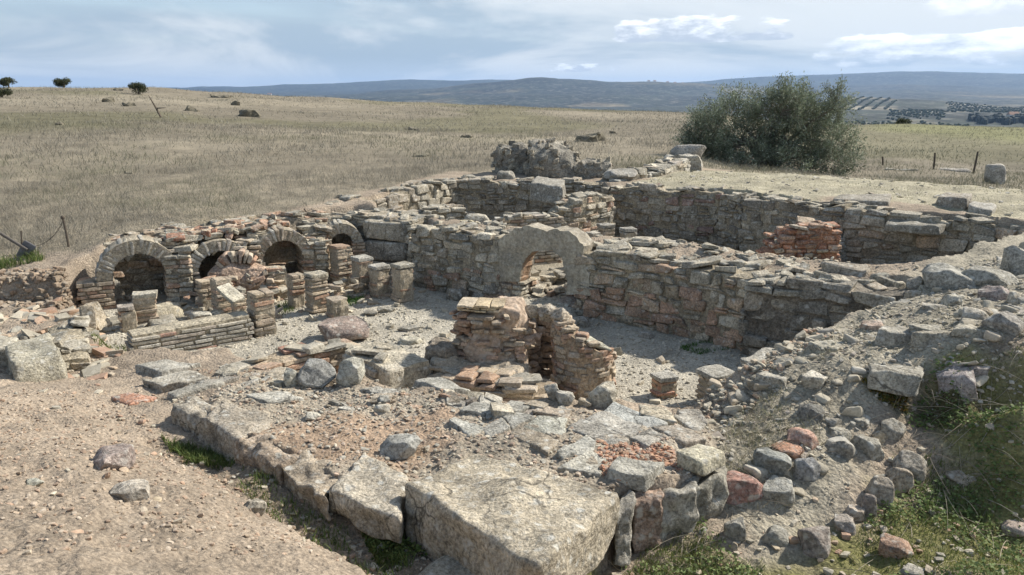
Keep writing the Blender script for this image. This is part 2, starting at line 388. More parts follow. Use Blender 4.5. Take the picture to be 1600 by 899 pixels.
def base_h(x, y):
    r = np.hypot(x, y); th = ang(x, y); lr = np.log(np.maximum(r, 1.2)); s = sstep(math.log(16), math.log(26), lr)
    h = np.zeros_like(x); near = s < 1
    h[near] = tps(th[near], lr[near])
    f = hfar(th, np.maximum(lr, LFR[0]))
    h = h * (1 - s) + f * s
    near = r < 20
    xn, yn, hn = x[near], y[near], h[near]
    wob = .05 * vn(xyz(xn, yn, 3.1), 8); wb2 = .05 * vn(xyz(xn, yn, 3.1) + 40, 8)
    xw, yw = xn + wob, yn + wb2
    hn = blend(hn, xw, yw, DITCH, np.interp(yn, [3.3, 3.7, 4.25, 4.6, 5.2], [.37, .40, .435, .40, .32]), .09)
    hn = blend(hn, xw, yw, PIT_L, .24, .10)
    hn = blend(hn, xw, yw, PIT_CAVE, .12, .05)
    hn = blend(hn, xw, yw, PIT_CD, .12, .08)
    hn = blend(hn, xw, yw, PIT_AB, .0, .14)
    hn = blend(hn, xn, yn, SLOT, .85, .03)
    hn = blend(hn, xw, yw, PIT_ARCH, .1, .06)
    hn = blend(hn, xw, yw, PLATF, zplat(yn), .06)
    h[near] = hn
    return h
def rough_h(x, y):
    r = np.hypot(x, y)
    pit = (r < 20) & (np.maximum(poly_sd(x, y, PIT_AB), poly_sd(x, y, PIT_CD)) > .05)
    k = np.where(pit, .35, 1.0) * sstep(1.0, 2.0, r)
    h = k * (.045 * fbm(xyz(x, y, 1.3), 2, 1) * sstep(60, 20, r) + .022 * fbm(xyz(x, y, 6.), 2, 2) * sstep(25, 14, r))
    n = r < 14
    g = np.zeros_like(h); g[n] = .012 * fbm(xyz(x[n], y[n], 22.), 2, 4) + .01 * np.abs(fbm(xyz(x[n], y[n], 11.), 2, 6))
    fr = sstep(18, 60, r)
    h = h + k * g + fr * (.16 * fbm(xyz(x, y, .16), 3, 21) * sstep(260, 90, r) + 2.0 * sstep(120, 600, r) * fbm(xyz(x, y, .006), 3, 22)) \
          + sstep(2500, 6000, r) * 16 * fbm(xyz(x, y, .0016), 4, 25) * sstep(15000, 11000, r)
    return h
def H(x, y):
    x = np.atleast_1d(np.asarray(x, float)); y = np.atleast_1d(np.asarray(y, float)); return base_h(x, y) + rough_h(x, y)
def G(px, py, lo=1.5, hi=120.):
    """where the sight line through a photo position first meets the ground"""
    r = ray(px, py); hl = math.hypot(r[0], r[1]); t = np.exp(np.linspace(math.log(lo), math.log(hi), 1500)) / hl
    p = r[None] * t[:, None]; z = CAMZ + p[:, 2]; d = z - H(p[:, 0], p[:, 1]); i = np.argmax(d < 0)
    if d[i] >= 0: i = len(t) - 1
    return np.array([p[i, 0], p[i, 1], z[i]])

GROVES = [(1280,1400,2050,2750), (1390,1480,1500,2100), (1300,1520,1300,1480), (1480,1640,1900,2700)]
# colours of the ground by what it is made of
EARTH, GRAVEL, RUB, SLABC, FIELD, MOSSG, BANKC, DITC = [(.325,.272,.215), (.42,.395,.335), (.355,.315,.255), (.37,.345,.26), (.215,.192,.148), (.18,.175,.075), (.335,.31,.25), (.25,.205,.155)]
GRASSLAWN = pxp([(940,880),(1010,850),(1090,800),(1160,860),(1290,880),(1320,840),(1400,770),(1450,720),(1480,690),(1640,690),(1700,930),(900,930)], .32)
MOSSB = [tuple(P(*a)[:2]) for a in ((1340,628,.6),(1400,610,.71),(1480,600,.83),(1600,585,.94),(1680,590,.95),(1680,680,.52),(1560,690,.5),(1480,688,.47),(1400,662,.55))]
FIELDP = [tuple(P(a, b, z)[:2]) for a, b, z in ((-600,410,.62),(0,398,.65),(110,396,.67),(160,378,.8),(280,362,.92),(400,340,.97),(480,326,1.0),(600,294,1.06),(700,270,1.1),(770,270,1.1))] + [(.6, 17.2), (2., 17.6), (3.9, 19.0), (4.6, 19.3), (6.5, 18.2), (9.0, 16.6), (11., 14.8), (14., 11.), (60, 30), (60, 100), (-60, 100), (-60, 5)]
PLC = pxp([(985,285),(1110,318),(1200,330),(1300,305),(1480,325),(1600,345),(1760,360),(1800,300),(1560,280),(1320,266),(1100,262)], 1.15)
def ground_col(x, y):
    r = np.hypot(x, y); n = len(x); c = np.tile(np.array(EARTH), (n, 1))
    def lay(poly, col, soft, wob=.12):
        nonlocal c
        m = r < 25
        q = np.zeros(n)
        w = wob * fbm(xyz(x[m], y[m], 2.2), 3, 31)
        q[m] = sstep(-soft, soft, poly_sd(x[m], y[m], poly) + w); c = c * (1 - q[:, None]) + np.array(col) * q[:, None]
    bank = pxp([(1080,650),(1170,590),(1250,535),(1420,460),(1500,420),(1640,380),(1700,600),(1400,600),(1330,700),(1200,760),(1120,700)], .75)
    lay(bank, BANKC, .15); lay(PLATF, RUB, .06); lay(PLC, SLABC, .1); lay(PIT_AB, GRAVEL, .12); lay(PIT_CD, (.33, .30, .24), .12)
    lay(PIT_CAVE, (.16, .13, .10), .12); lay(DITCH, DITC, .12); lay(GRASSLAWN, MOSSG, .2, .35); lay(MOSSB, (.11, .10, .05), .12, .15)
    lay(pxp([(430,660),(560,640),(690,645),(720,690),(640,730),(560,715),(450,720)], .56), (.35, .265, .195), .1, .2)
    f = np.where(r < 30, sstep(-.15, .2, poly_sd(x, y, FIELDP) + .15 * fbm(xyz(x, y, 1.5), 2, 33)), 1.)
    fc = np.array(FIELD) * (1 + .22 * fbm(xyz(x, y, .14), 3, 35))[:, None]
    gr = sstep(.1, .6, fbm(xyz(x, y, .09), 3, 37) + 1.0 * sstep(.22, .36, ang(x, y)) * sstep(24, 40, r) - .1) * .7
    fc = fc * (1 - gr[:, None]) + np.array((.14, .135, .08)) * gr[:, None]
    c = c * (1 - f[:, None]) + fc * f[:, None]
    st = sstep(AZ(1330), AZ(1400), ang(x, y)) * sstep(46, 56, r) * sstep(130, 100, r) * sstep(-.5, .1, fbm(xyz(x, y, .05), 2, 39)) * .8
    c = c * (1 - st[:, None]) + np.array((.18, .185, .09)) * st[:, None]
    # country beyond: scrub and groves with pale clearings
    g = sstep(120, 700, r)[:, None]
    hc = np.array((.032, .04, .03)) * (1 + .35 * fbm(xyz(x, y, .004), 3, 41))[:, None]
    cl = sstep(.35, .75, fbm(xyz(x, y, .0022), 4, 43))[:, None] * sstep(9000, 2000, r)[:, None]
    hc = hc * (1 - cl) + np.array((.20, .17, .11)) * cl
    for p0, p1, r0, r1 in GROVES:
        t = ang(x, y); k = np.where(p0 == 1280, 1., .45) * sstep(-.5, .3, fbm(xyz(x, y, .006), 3, 45)) * sstep(AZ(p0) - .002, AZ(p0) + .002, t) * sstep(AZ(p1) + .002, AZ(p1) - .002, t) * sstep(r0 - 20, r0 + 10, r) * sstep(r1 + 20, r1 - 10, r)
        hc = hc * (1 - k[:, None]) + np.array((.25, .225, .16)) * k[:, None]
    return c * (1 - g) + hc * g

def build_ground():
    th = np.concatenate([np.radians(np.arange(-180, -54, 6.)), np.radians(np.arange(-54, -40, .8)), np.radians(np.arange(-40, 40.01, .25)), np.radians(np.arange(40.8, 54, .8)), np.radians(np.arange(54, 180, 6.))])
    rr = np.concatenate([[.02, .4, .8, 1.2, 1.5], np.exp(np.arange(math.log(1.7), math.log(17), .0042)), np.exp(np.arange(math.log(17), math.log(14800), .014))])
    rr = np.concatenate([rr, [15200.]])
    A, B = np.meshgrid(th, rr); x = (B * np.sin(A)).ravel(); y = (B * np.cos(A)).ravel()
    z = H(x, y); c = ground_col(x, y); nc = len(th)
    v = np.stack([x, y, z], 1)
    cut = int(np.searchsorted(rr, 900))
    def part(r0, r1, name, mat, lab):
        mb = MB(); i = np.arange(r0, r1 - 1); j = np.arange(nc); I, J = np.meshgrid(i - r0, j, indexing='ij'); J2 = (J + 1) % nc
        q = np.stack([I * nc + J, I * nc + J2, (I + 1) * nc + J2, (I + 1) * nc + J], -1).reshape(-1, 4)[:, ::-1]
        mb.add(v[r0 * nc:r1 * nc], q=q, c=c[r0 * nc:r1 * nc]); o = mb.build(name, mat, smooth=True); kind(o, 'structure', lab); return o
    mid = int(np.searchsorted(rr, 19))
    part(0, mid + 1, 'ground', M['ground'], 'dry earth, gravel floors and rubble bank of the excavated ruins')
    part(mid, cut + 1, 'field', M['field'], 'grassy field rising behind the ruins')
    part(cut, len(rr), 'hills', M['hill'], 'wooded valley and blue hills on the horizon')
build_ground()
# ------------------------------------------------------------------ masonry
def resample(path):
    p = np.array(path, float); s = np.concatenate([[0], np.cumsum(np.linalg.norm(np.diff(p, axis=0), axis=1))]); return p, s
def along(p, s, t):
    t = np.clip(t, 0, s[-1]); x = np.interp(t, s, p[:, 0]); y = np.interp(t, s, p[:, 1])
    i = np.clip(np.searchsorted(s, t, side='right') - 1, 0, len(s) - 2); d = p[i + 1] - p[i]; d = d / np.linalg.norm(d, axis=-1, keepdims=True)
    return x, y, d
def masonry(mb, path, zb, zt, thick, ch=(.07, .13), ln=(.14, .34), pal=WARM, gap=.004, jit=.3, amp=.02, r=.03, ragged=.06, low=None, lowz=.3, n=3, depth=None, faces=(1, -1), pro=.018, seed=0, topcap=True):
    p, s = resample(path); L = s[-1]; zts = np.array(zt if np.ndim(zt) else [zt] * len(p), float)
    top = lambda t: np.interp(t, s, zts) + ragged * vn(np.stack([t * 2.3, np.full_like(t, seed * 3.3), t * 0], 1), seed)
    cor, col = [], []
    z = zb; zmax = zts.max() + ragged
    k = 0
    while z < zmax:
        h = U(*ch)
        for f in faces:
            t = -U(0, ln[0])
            while t < L:
                l = U(*ln) * (1.25 if U() < .15 else 1); a, b = max(t, -.02), min(t + l, L + .02); t += l
                if b - a < .05: continue
                m = (a + b) / 2; tp = float(top(np.array([m]))[0])
                zz = z; hh = h
                if zz + hh * .6 > tp:
                    continue
                if zz + hh > tp - .01 and topcap: hh = max(h * .7, min(hh, tp - zz + U(-.01, .03)))
                dep = depth if depth else min(thick * .52, U(.16, .26))
                x, y, d = along(p, s, np.array([m])); d = d[0]; nn = np.array([-d[1], d[0]]) * f
                o = thick / 2 - dep / 2 + U(-pro, pro) * (1.6 if U() < .1 else 1)
                c = [x[0] + nn[0] * o, y[0] + nn[1] * o, zz + hh / 2]
                yw = U(-.04, .04); dd = np.array([d[0] * math.cos(yw) - d[1] * math.sin(yw), d[0] * math.sin(yw) + d[1] * math.cos(yw), U(-.03, .03)])
                pl = low if (low is not None and U() < .75 * sstep(lowz + .2, lowz - .15, zz)) else pal
                if h > .075 and hh > .08 and U() < .2:              # two thin stones packed in one course
                    fz = U(.35, .65); parts = ((-.5, fz - .5), (fz - .5, .5))
                elif h > .075 and U() < .3: parts = ((-.5, .5 + U(-.12, .35)),)
                else: parts = ((-.5, .5),)
                for p0, p1 in parts:
                    hz = hh * (p1 - p0) / 2 - gap * .7; sh = U(.82, 1.0) if h > .075 else 1.
                    cc = np.array(c) + np.array([dd[0], dd[1], 0]) * U(-.02, .02) + [0, 0, hh * (p0 + p1) / 2]
                    q = boxc(cc, dd * ((b - a) / 2 - gap) * sh, np.array([*nn, 0]) * dep / 2, (0, 0, hz))
                    if h > .075: q[:, 2] += RS.uniform(-.16, .16, 8) * hz
                    cor.append(q); col.append(pick(pl, 1)[0])
        z += h; k += 1
    if cor: hexas(mb, cor, col, r=r, n=n, amp=amp, jit=jit)
    return top
def core(mb, path, zb, topf, thick, inset=.02, col=(.30, .265, .205), drop=.03, seed=0, rough=.02):
    p, s = resample(path); n = max(4, int(s[-1] / .07)); t = np.linspace(.02, s[-1] - .02, n)
    x, y, d = along(p, s, t); nn = np.stack([-d[:, 1], d[:, 0]], 1); z = topf(t) - drop
    w = thick / 2 - inset; k = max(3, int(thick / .1)); offs = np.linspace(-w, w, k + 1); V = []
    zl = [zb - .15, None]
    rows = []
    nz = 6
    ring = [(-w, j / nz) for j in range(nz)] + [(o, 1.) for o in offs] + [(w, 1 - (j + 1) / nz) for j in range(nz)]
    for o, f in ring:
        zz = (zb - .1) * (1 - f) + z * f
        if f == 1.: zz = z + .012 * (1 - (o / w) ** 2)
        rows.append(np.stack([x + nn[:, 0] * o, y + nn[:, 1] * o, zz], 1))
    V = np.stack(rows, 1); m = len(ring); v = V.reshape(-1, 3)
    v = v + rough * np.stack([fbm(v * 9, 2, 51), fbm(v * 9 + 7, 2, 52), fbm(v * 9 + 3, 2, 53)], 1)
    I, J = np.meshgrid(np.arange(n - 1), np.arange(m - 1), indexing='ij')
    q = np.stack([I * m + J, I * m + J + 1, (I + 1) * m + J + 1, (I + 1) * m + J], -1).reshape(-1, 4)
    nv = len(v); e0, e1 = v[:m].mean(0), v[-m:].mean(0); v = np.concatenate([v, [e0, e1]])
    tri = [(nv, j + 1, j) for j in range(m - 1)] + [(nv + 1, (n - 1) * m + j, (n - 1) * m + j + 1) for j in range(m - 1)]
    mb.add(v, q=q, t=tri, c=col)
def capstones(mb, path, topf, thick, n, size=(.12, .3), pal=LIME, th=(.03, .07), seed=0):
    p, s = resample(path); cor, col = [], []
    for i in range(n):
        t = np.array([U(.05, s[-1] - .05)]); x, y, d = along(p, s, t); d = d[0]; nn = np.array([-d[1], d[0]]); o = U(-.42, .42) * thick
        a, b = turn(U(0, 3.14)); w = U(*size) / 2; h = U(*th)
        z = float(topf(t)[0]) - .025 + h / 2
        cor.append(boxc((x[0] + nn[0] * o, y[0] + nn[1] * o, z), a * w + [0, 0, U(-.02, .02)], b * w * U(.5, .9) + [0, 0, U(-.02, .02)], (0, 0, h / 2))); col.append(pick(pal, 1)[0])
    hexas(mb, cor, col, r=.02, n=3, amp=.014, jit=.3)
def wall(name, label, path, zb, zt, thick, caps=0, mat='stone', corec=(.31, .275, .21), drop=.03, cat='wall', cappal=LIME, group=None, **k):
    c = np.mean(np.array(path), 0); root = thing(name, label, cat, (c[0], c[1], zb), group)
    mb = MB(); topf = masonry(mb, path, zb, zt, thick, **k)
    if caps: capstones(mb, path, topf, thick, caps, pal=cappal)
    mb.build('masonry', M[mat], root)
    mc = MB(); core(mc, path, zb, topf, thick, col=corec, seed=1, drop=drop, inset=.034 if drop > 0 else .024, rough=.02 if drop > 0 else .005); mc.build('rubble_core', M['mortar'], root)
    return root, topf
def off(path, d):
    """shift a path sideways (positive: to the left of its direction)"""
    p = np.array(path, float); t = np.gradient(p, axis=0); t /= np.linalg.norm(t, axis=1, keepdims=True); return p + np.stack([-t[:, 1], t[:, 0]], 1) * d

# --- the long middle wall and its plastered arch
MF = [(-1.5, 11.32), (-.36, 10.55), (.93, 9.7), (1.63, 9.2), (2.35, 8.5), (2.8, 8.08)]        # foot of the face toward the viewer
m1 = off(MF[:2] + [(-.2, 10.44)], .28)
wall('middle_wall', 'rough grey stone wall with flat dirt covered top running left from the plastered arch', m1, 0, [.92, .92, .95], .56, caps=22, low=WARM + REDB[3:], lowz=.25, pal=LIME + DARKL[:3], ragged=.03, ch=(.08, .16), ln=(.14, .36))
m2 = off([(.84, 9.76)] + MF[2:], .5)
wall('middle_wall', 'wide stone wall with reddish lower courses running right from the plastered arch to the bank', m2, 0, [.95, .9, .86, .85, .84], 1.0, caps=55, low=WARM[6:] + REDB[3:], lowz=.45, ragged=.05, pal=LIME + WARM[7:9], ch=(.08, .16), ln=(.14, .38))
m2b = [(1.15, 10.5), (1.75, 10.25), (2.35, 9.85), (2.95, 9.3)]
wall('low_wall', 'low grey wall of flat slabs stepping up behind the wide middle wall', m2b, .2, [.74, .9, .95, .85], .5, caps=22, pal=LIME + GREYB, ragged=.05)
m3 = [(2.75, 8.55), (3.35, 8.2), (3.9, 7.8), (4.3, 7.5)]
wall('collapsed_wall', 'dark collapsed end of the middle wall with a broad earthy top beside the bank', m3, 0, [.86, .88, .92, .95], .9, caps=26, pal=DARKL, corec=(.2, .18, .15), ragged=.04, jit=.3, amp=.03, ch=(.1, .2), ln=(.2, .5), pro=.05)

def arch(name, label, c, ndir, ri, ro, spring, zb, depth, nv, pal, piers=(.2, .2), cat='arch', leftz=None, rightz=None, group=None, brickpal=BRICK, lean=0., ch=.05):
    """round arch of wedge bricks; c: middle of its front face, ndir: the way it faces"""
    n = np.array([*ndir, 0.]); n /= np.linalg.norm(n); t = np.array([-n[1], n[0], 0.]); c = np.array([c[0], c[1], 0.])
    root = thing(name, label, cat, (c[0], c[1], zb), group)
    cor, col = [], []; da = math.pi / nv
    for i in range(nv):
        a0, a1 = math.pi - i * da, math.pi - (i + 1) * da; g = .010
        ro2 = ro + U(-.035, .02); ri2 = ri + U(-.006, .006); pr = U(-.014, .014)
        q = []
        for dd in (0, 1):
            for rr_ in (ri2, ro2):
                for a in (a0 - g * ri / rr_, a1 + g * ri / rr_):
                    q.append(c + t * math.cos(a) * rr_ + np.array([0, 0, spring + math.sin(a) * rr_]) - n * (depth * dd - pr))
        cor.append(q); col.append(pick(pal, 1)[0])
    mb = MB(); hexas(mb, np.array(cor), col, r=.014, n=4, amp=.013, jit=.16); mb.build('arch_ring', M['brick'], root)
    mc = MB()                                    # mortar between the wedges
    k = 24; v = []; 
    for i in range(k + 1):
        a = math.pi * (1 - i / k)
        for dd, rr_ in ((.008, ri + .005), (.008, ro - .01), (depth - .01, ro - .01), (depth - .01, ri + .005)):
            v.append(c + t * math.cos(a) * rr_ + np.array([0, 0, spring + math.sin(a) * rr_]) - n * dd)
    mc.add(v, q=[(i * 4 + j, i * 4 + (j + 1) % 4, i * 4 + 4 + (j + 1) % 4, i * 4 + 4 + j) for i in range(k) for j in range(4)], c=(.36, .32, .25)); mc.build('mortar_bed', M['mortar'], root)
    for sgn, w in ((-1, piers[0]), (1, piers[1])):
        if w <= 0: continue
        a = c + t * sgn * (ri) - n * depth / 2; b = c + t * sgn * (ri + w) - n * depth / 2
        if sgn < 0: a, b = b, a
        mp = MB(); tf = masonry(mp, [a[:2], b[:2]], zb, spring + .01, depth, ch=(ch, ch + .012), ln=(.13, .24), pal=brickpal, gap=.006, jit=.08, amp=.006, r=.012, ragged=0, pro=.01, depth=depth * .52, seed=3)
        core(mp, [a[:2], b[:2]], zb, tf, depth, inset=.03, col=(.3, .26, .2), rough=.008); mp.build('pier', M['brick'], root)
    return root
AN = (.46, -.89)
HG = 'brick hypocaust arches of the left row'
arch('brick_arch', 'largest grey brick arch at the left end of the row with rubble behind its opening', (-5.06, 10.25), AN, .33, .53, .40, 0, .46, 25, GREYB + LIME[:3], (.42, .22), group=HG)
arch('brick_arch', 'low brick arch half hidden behind the broken reddish vault', (-4.12, 10.72), AN, .31, .48, .36, 0, .4, 21, GREYB + LIME[:3], (.2, .2), group=HG)
arch('brick_arch', 'tall open brick arch with a deep dark interior beside the red vault', (-3.34, 11.1), AN, .29, .46, .46, 0, .5, 21, GREYB + BRICK, (.16, .3), group=HG)
arch('brick_arch', 'smallest brick arch of the row next to the three big stacked blocks', (-2.62, 11.75), (.3, -.95), .165, .33, .58, 0, .45, 15, GREYB + LIME, (.2, .2), group=HG)
# rubble behind and between the arches
bk = [(-5.9, 10.95), (-5.35, 11.25), (-4.5, 11.65), (-3.6, 12.1), (-2.8, 12.6)]
wall('rubble_wall', 'dark rubble retaining wall seen through the brick arches', bk, 0, [.82, .84, .9, .95, .95], .5, caps=40, pal=LIME + WARM[6:9], corec=(.33, .29, .23), jit=.3, amp=.03, pro=.05, ragged=.05, cappal=LIME + WARM)
for a, b, z, lab in (((-4.62, 10.42), (-4.75, 11.0), .84, 'rubble infill with brick haunch between the largest arch and the hidden low arch'), ((-3.78, 10.85), (-3.95, 11.5), .86, 'rubble infill between the hidden low arch and the tall open arch'), ((-2.93, 11.25), (-3.05, 12.0), .84, 'rubble infill between the tall open arch and the smallest arch')):
    d = np.array(b) - np.array(a); d /= np.linalg.norm(d); t = np.array([-d[1], d[0]])
    wall('rubble_infill', lab, [np.array(a), np.array(b)], 0, [z - .1, z + .04], .36, caps=14, pal=BRICK + LIME, ch=(.045, .08), ln=(.1, .22), jit=.2, amp=.014, pro=.03, ragged=.06, cat='masonry')
# sloping rubble bank between the first two arches and the field
mb = MB(); cor, col = [], []
for i in range(120):
    f = U(); x = -4.95 + f * 1.5 + U(-.1, .1); y = 10.75 + f * .8 + U(-.25, .25); z = .86 + .06 * f + U(-.03, .04); a, b = turn(U(0, 3.1)); w = U(.04, .13)
    cor.append(boxc((x, y, z), a * w, b * w * .6 + [0, 0, U(-.03, .03)], (0, 0, U(.015, .04)))); col.append(pick(WARM + REDB, 1)[0])
hexas(mb, cor, col, r=.015, amp=.012, jit=.3); o = mb.build('rubble', M['stone']); kind(o, 'stuff', 'reddish rubble packed above the brick arches')

# --- plastered arch in the middle wall: thick smooth ring on two stumps
def plaster_arch():
    n = np.array([-.56, -.83, 0]); n /= np.linalg.norm(n); t = np.array([-n[1], n[0], 0.])      # t points right as seen from the front
    c = np.array([.335, 10.1, 0]); root = thing('plastered_arch', 'thick smooth grey plastered arch standing in the middle wall', 'arch', (*c[:2], 0))
    depth = .26; mb = MB()
    def onface(px, py):
        r_ = ray(px, py); o_ = np.array([0, 0, CAMZ]); s_ = ((c - o_) @ n) / (r_ @ n); return o_ + r_ * s_
    PR = [((811,440),(755,441)), ((813,428),(759,422)), ((817,412),(767,400)), ((823,401),(777,379)), ((832,394),(788,365)), ((842,390),(804,357)), ((852,389),(834,355)), ((862,391),(866,357)), ((871,397),(893,361)), ((877,405),(905,380)), ((881,414),(911,399)), ((883,424),(914,412)), ((884,440),(918,428)), ((884,460),(921,462))]
    pi = np.array([onface(*a) for a, _ in PR]); po = np.array([onface(*b_) for _, b_ in PR]); m = 6; v, cc, prof = [], [], []
    tt = np.linspace(0, len(PR) - 1, 66); K = len(tt) - 1
    for q_ in tt:
        f = np.array([np.interp(q_, range(len(PR)), pi[:, k]) for k in range(3)]); g = np.array([np.interp(q_, range(len(PR)), po[:, k]) for k in range(3)])
        jg = .035 * float(vn([[q_ * 2.1, 0, 0]], 5)[0]) + .026 * float(vn([[q_ * 5.3, 3, 0]], 6)[0]); dr_ = (g - f) / np.linalg.norm(g - f); g = g + dr_ * jg; f = f + dr_ * .6 * float(vn([[q_ * 3.1, 9, 0]], 7)[0]) * .02
        ring = []
        for j in range(m + 1):
            u = j / m; ring.append((f * (1 - u) + g * u + n * .006 * math.sin(math.pi * u), 0))
        for j in range(1, 5): ring.append((g - n * depth * j / 4, 1))
        for j in range(1, m + 1): u = 1 - j / m; ring.append((f * (1 - u) + g * u - n * depth, 1))
        for j in range(1, 4): ring.append((f - n * depth * (1 - j / 4), 2))
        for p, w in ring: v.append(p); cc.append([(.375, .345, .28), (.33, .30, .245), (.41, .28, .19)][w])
    w = len(ring); v = np.array(v); v = v + .016 * np.stack([fbm(v * 7, 4, 61), fbm(v * 4.5 + 9, 4, 62), fbm(v * 4.5 + 5, 4, 63)], 1)
    q = [(i * w + j, i * w + (j + 1) % w, (i + 1) * w + (j + 1) % w, (i + 1) * w + j) for i in range(K) for j in range(w)]
    nv = len(v); v = np.concatenate([v, [v[:w].mean(0), v[-w:].mean(0)]]); cc += [cc[0], cc[0]]
    tr = [(nv, (j + 1) % w, j) for j in range(w)] + [(nv + 1, nv - w + j, nv - w + (j + 1) % w) for j in range(w)]
    mb.add(v, q=q, t=tr, c=np.array(cc)); mb.build('plaster_ring', M['plaster'], root)
    mp = MB()
    for sgn in (-1, 1):
        a = c + t * sgn * .50 - n * .22; zt_ = .34 if sgn < 0 else .16; masonry(mp, [(a - t * .26)[:2], (a + t * .24)[:2]], 0, zt_, .42, pal=WARM[5:] + LIME, ch=(.06, .1), ln=(.1, .22), ragged=.02, amp=.012)
        core(mp, [(a - t * .24)[:2], (a + t * .24)[:2]], 0, lambda q: np.full_like(q, zt_), .42, col=(.28, .24, .2))
    mp.build('footing', M['stone'], root)
    mr = MB(); cor, col = [], []
    for i in range(60):                                            # tumbled stones seen through the opening
        p = c + t * U(-.35, .55) - n * U(.25, .95); a, b = turn(U(0, 3.1)); w_ = U(.05, .13); hh = U(0, .38) * ((p - c) @ -n) + .05
        cor.append(boxc(p + [0, 0, hh], a * w_, b * w_ * .6, (0, 0, U(.025, .05)) + a * U(-.02, .02))); col.append(pick(WARM + LIME, 1)[0])
    hexas(mr, cor, col, r=.02, amp=.014, jit=.3); o = mr.build('tumbled_rubble', M['stone']); kind(o, 'stuff', 'pile of tumbled stones behind the plastered arch')
plaster_arch()

wall('corner_wall', 'broad flat dirt topped wall corner above and behind the three big stacked blocks', [(-2.75, 12.75), (-2.0, 12.4), (-1.35, 11.95)], .0, [.94, .96, .95], .7, caps=16, pal=LIME + DARKL[3:], ragged=.02, corec=(.36, .32, .25), drop=.012)
# --- three big squared blocks in the corner by the smallest arch
for z0, z1, lab in ((.62, .92, 'topmost of three big squared blocks stacked in the wall corner'), (.30, .61, 'middle one of three big squared blocks stacked in the wall corner'), (0, .29, 'lowest dark one of three big squared blocks stacked in the wall corner')):
    mb = MB(); hexas(mb, [boxc((-1.88, 12.1, (z0 + z1) / 2), (.36, -.12, 0), (.1, .3, 0), (0, 0, (z1 - z0) / 2))], [pick(DARKL[1:5], 1)[0] * 1.1], r=.04, n=8, amp=.02, freq=5, tight=.8)
    tag(mb.build('stone_block', M['block'], smooth=True), lab, 'stone block', 'big stacked blocks in the corner')

# --- walls of the rooms behind
wall('boundary_wall', 'pale low wall climbing beside the dry field at the far left of the ruins', [(-3.35, 13.15), (-2.4, 14.3), (-1.75, 15.2), (-1.3, 15.95)], .1, [.96, 1.02, 1.1, 1.14], .5, caps=30, pal=WARM[:9] + DARKL[3:], ch=(.1, .17), ln=(.2, .4), jit=.25, amp=.025, ragged=.07)
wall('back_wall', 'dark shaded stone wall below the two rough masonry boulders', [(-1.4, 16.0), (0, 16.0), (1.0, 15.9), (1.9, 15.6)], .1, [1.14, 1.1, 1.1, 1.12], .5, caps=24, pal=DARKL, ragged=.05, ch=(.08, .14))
wall('stub_wall', 'rubble stub wall with rounded top standing alone inside the far left room', [(-1.8, 13.25), (-1.3, 13.25), (-.85, 13.4)], .1, [.86, .92, .9], .42, caps=8, pal=LIME + DARKL[3:4], ragged=.04, jit=.25, amp=.02)
wall('cross_wall', 'pale brick cross wall rising just behind the plastered arch', [(-.55, 12.35), (.1, 12.45), (.75, 12.75)], .1, [.82, .93, .9], .4, caps=8, pal=GREYB + BRICK, ch=(.05, .065), ln=(.14, .26), jit=.08, amp=.006, r=.012, pro=.008, ragged=.02, mat='brick')
wall('stepped_wall', 'stepped reddish and grey wall stump between the pale cross wall and the dark back wall', [(.55, 13.3), (1.1, 13.55), (1.7, 14.2)], .1, [.82, 1.02, 1.12], .5, caps=16, pal=WARM + REDB[4:], ragged=.08, jit=.25, amp=.02, ch=(.08, .14))
bw = [(1.75, 14.8), (2.7, 14.35), (3.75, 13.75)]
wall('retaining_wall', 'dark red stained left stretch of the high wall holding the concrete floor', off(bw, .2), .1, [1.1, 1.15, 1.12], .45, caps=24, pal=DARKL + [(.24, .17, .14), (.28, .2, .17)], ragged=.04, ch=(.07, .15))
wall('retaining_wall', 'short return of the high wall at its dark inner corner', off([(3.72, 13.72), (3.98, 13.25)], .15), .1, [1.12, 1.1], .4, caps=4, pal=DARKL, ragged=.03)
wall('retaining_wall', 'long grey stretch of the high wall holding the concrete floor with squared stones', off([(3.95, 13.2), (4.6, 12.45), (5.15, 11.9)], .2), .1, [1.1, 1.1, 1.16], .45, caps=18, pal=LIME + DARKL, ragged=.05, ch=(.08, .17), ln=(.16, .38))
wall('retaining_wall', 'right end of the high wall with large pinkish squared stones in its middle courses', off([(5.15, 11.9), (5.7, 11.55), (6.3, 11.15), (6.75, 10.6), (6.95, 10.1)], .2), .1, [1.16, 1.05, 1.08, 1.05, 1.02], .45, caps=18, pal=LIME + WARM[7:8] + DARKL[3:4], ragged=.05, ch=(.09, .18), ln=(.18, .48))
wall('retaining_wall', 'brick pilaster wall projecting from the foot of the long grey retaining wall', [(4.75, 12.2), (5.12, 11.78)], .1, [.72, .66], .16, caps=2, pal=GREYB, ch=(.045, .06), ln=(.12, .2), jit=.08, amp=.006, r=.012, ragged=.02, mat='brick')
wall('red_masonry', 'bright red brick rubble block standing behind the middle wall', [(3.72, 11.35), (4.25, 11.38), (4.82, 11.3)], .1, [.66, .9, .86], .42, caps=14, pal=REDB + REDB + WARM[5:6] + BRICK[:1], cappal=REDB + BRICK, ch=(.05, .09), ln=(.1, .24), jit=.25, amp=.018, ragged=.1, corec=(.36, .2, .13), pro=.04, cat='masonry')
wall('ridge_wall', 'low pale ridge of wall rising along the left edge of the concrete floor', [(1.9, 15.75), (2.9, 16.6), (3.9, 18.2)], .9, [1.2, 1.26, 1.36], .6, caps=26, pal=GREYB + LIME, ragged=.09, jit=.3, amp=.035, ch=(.1, .2), ln=(.2, .5), corec=(.33, .31, .26))

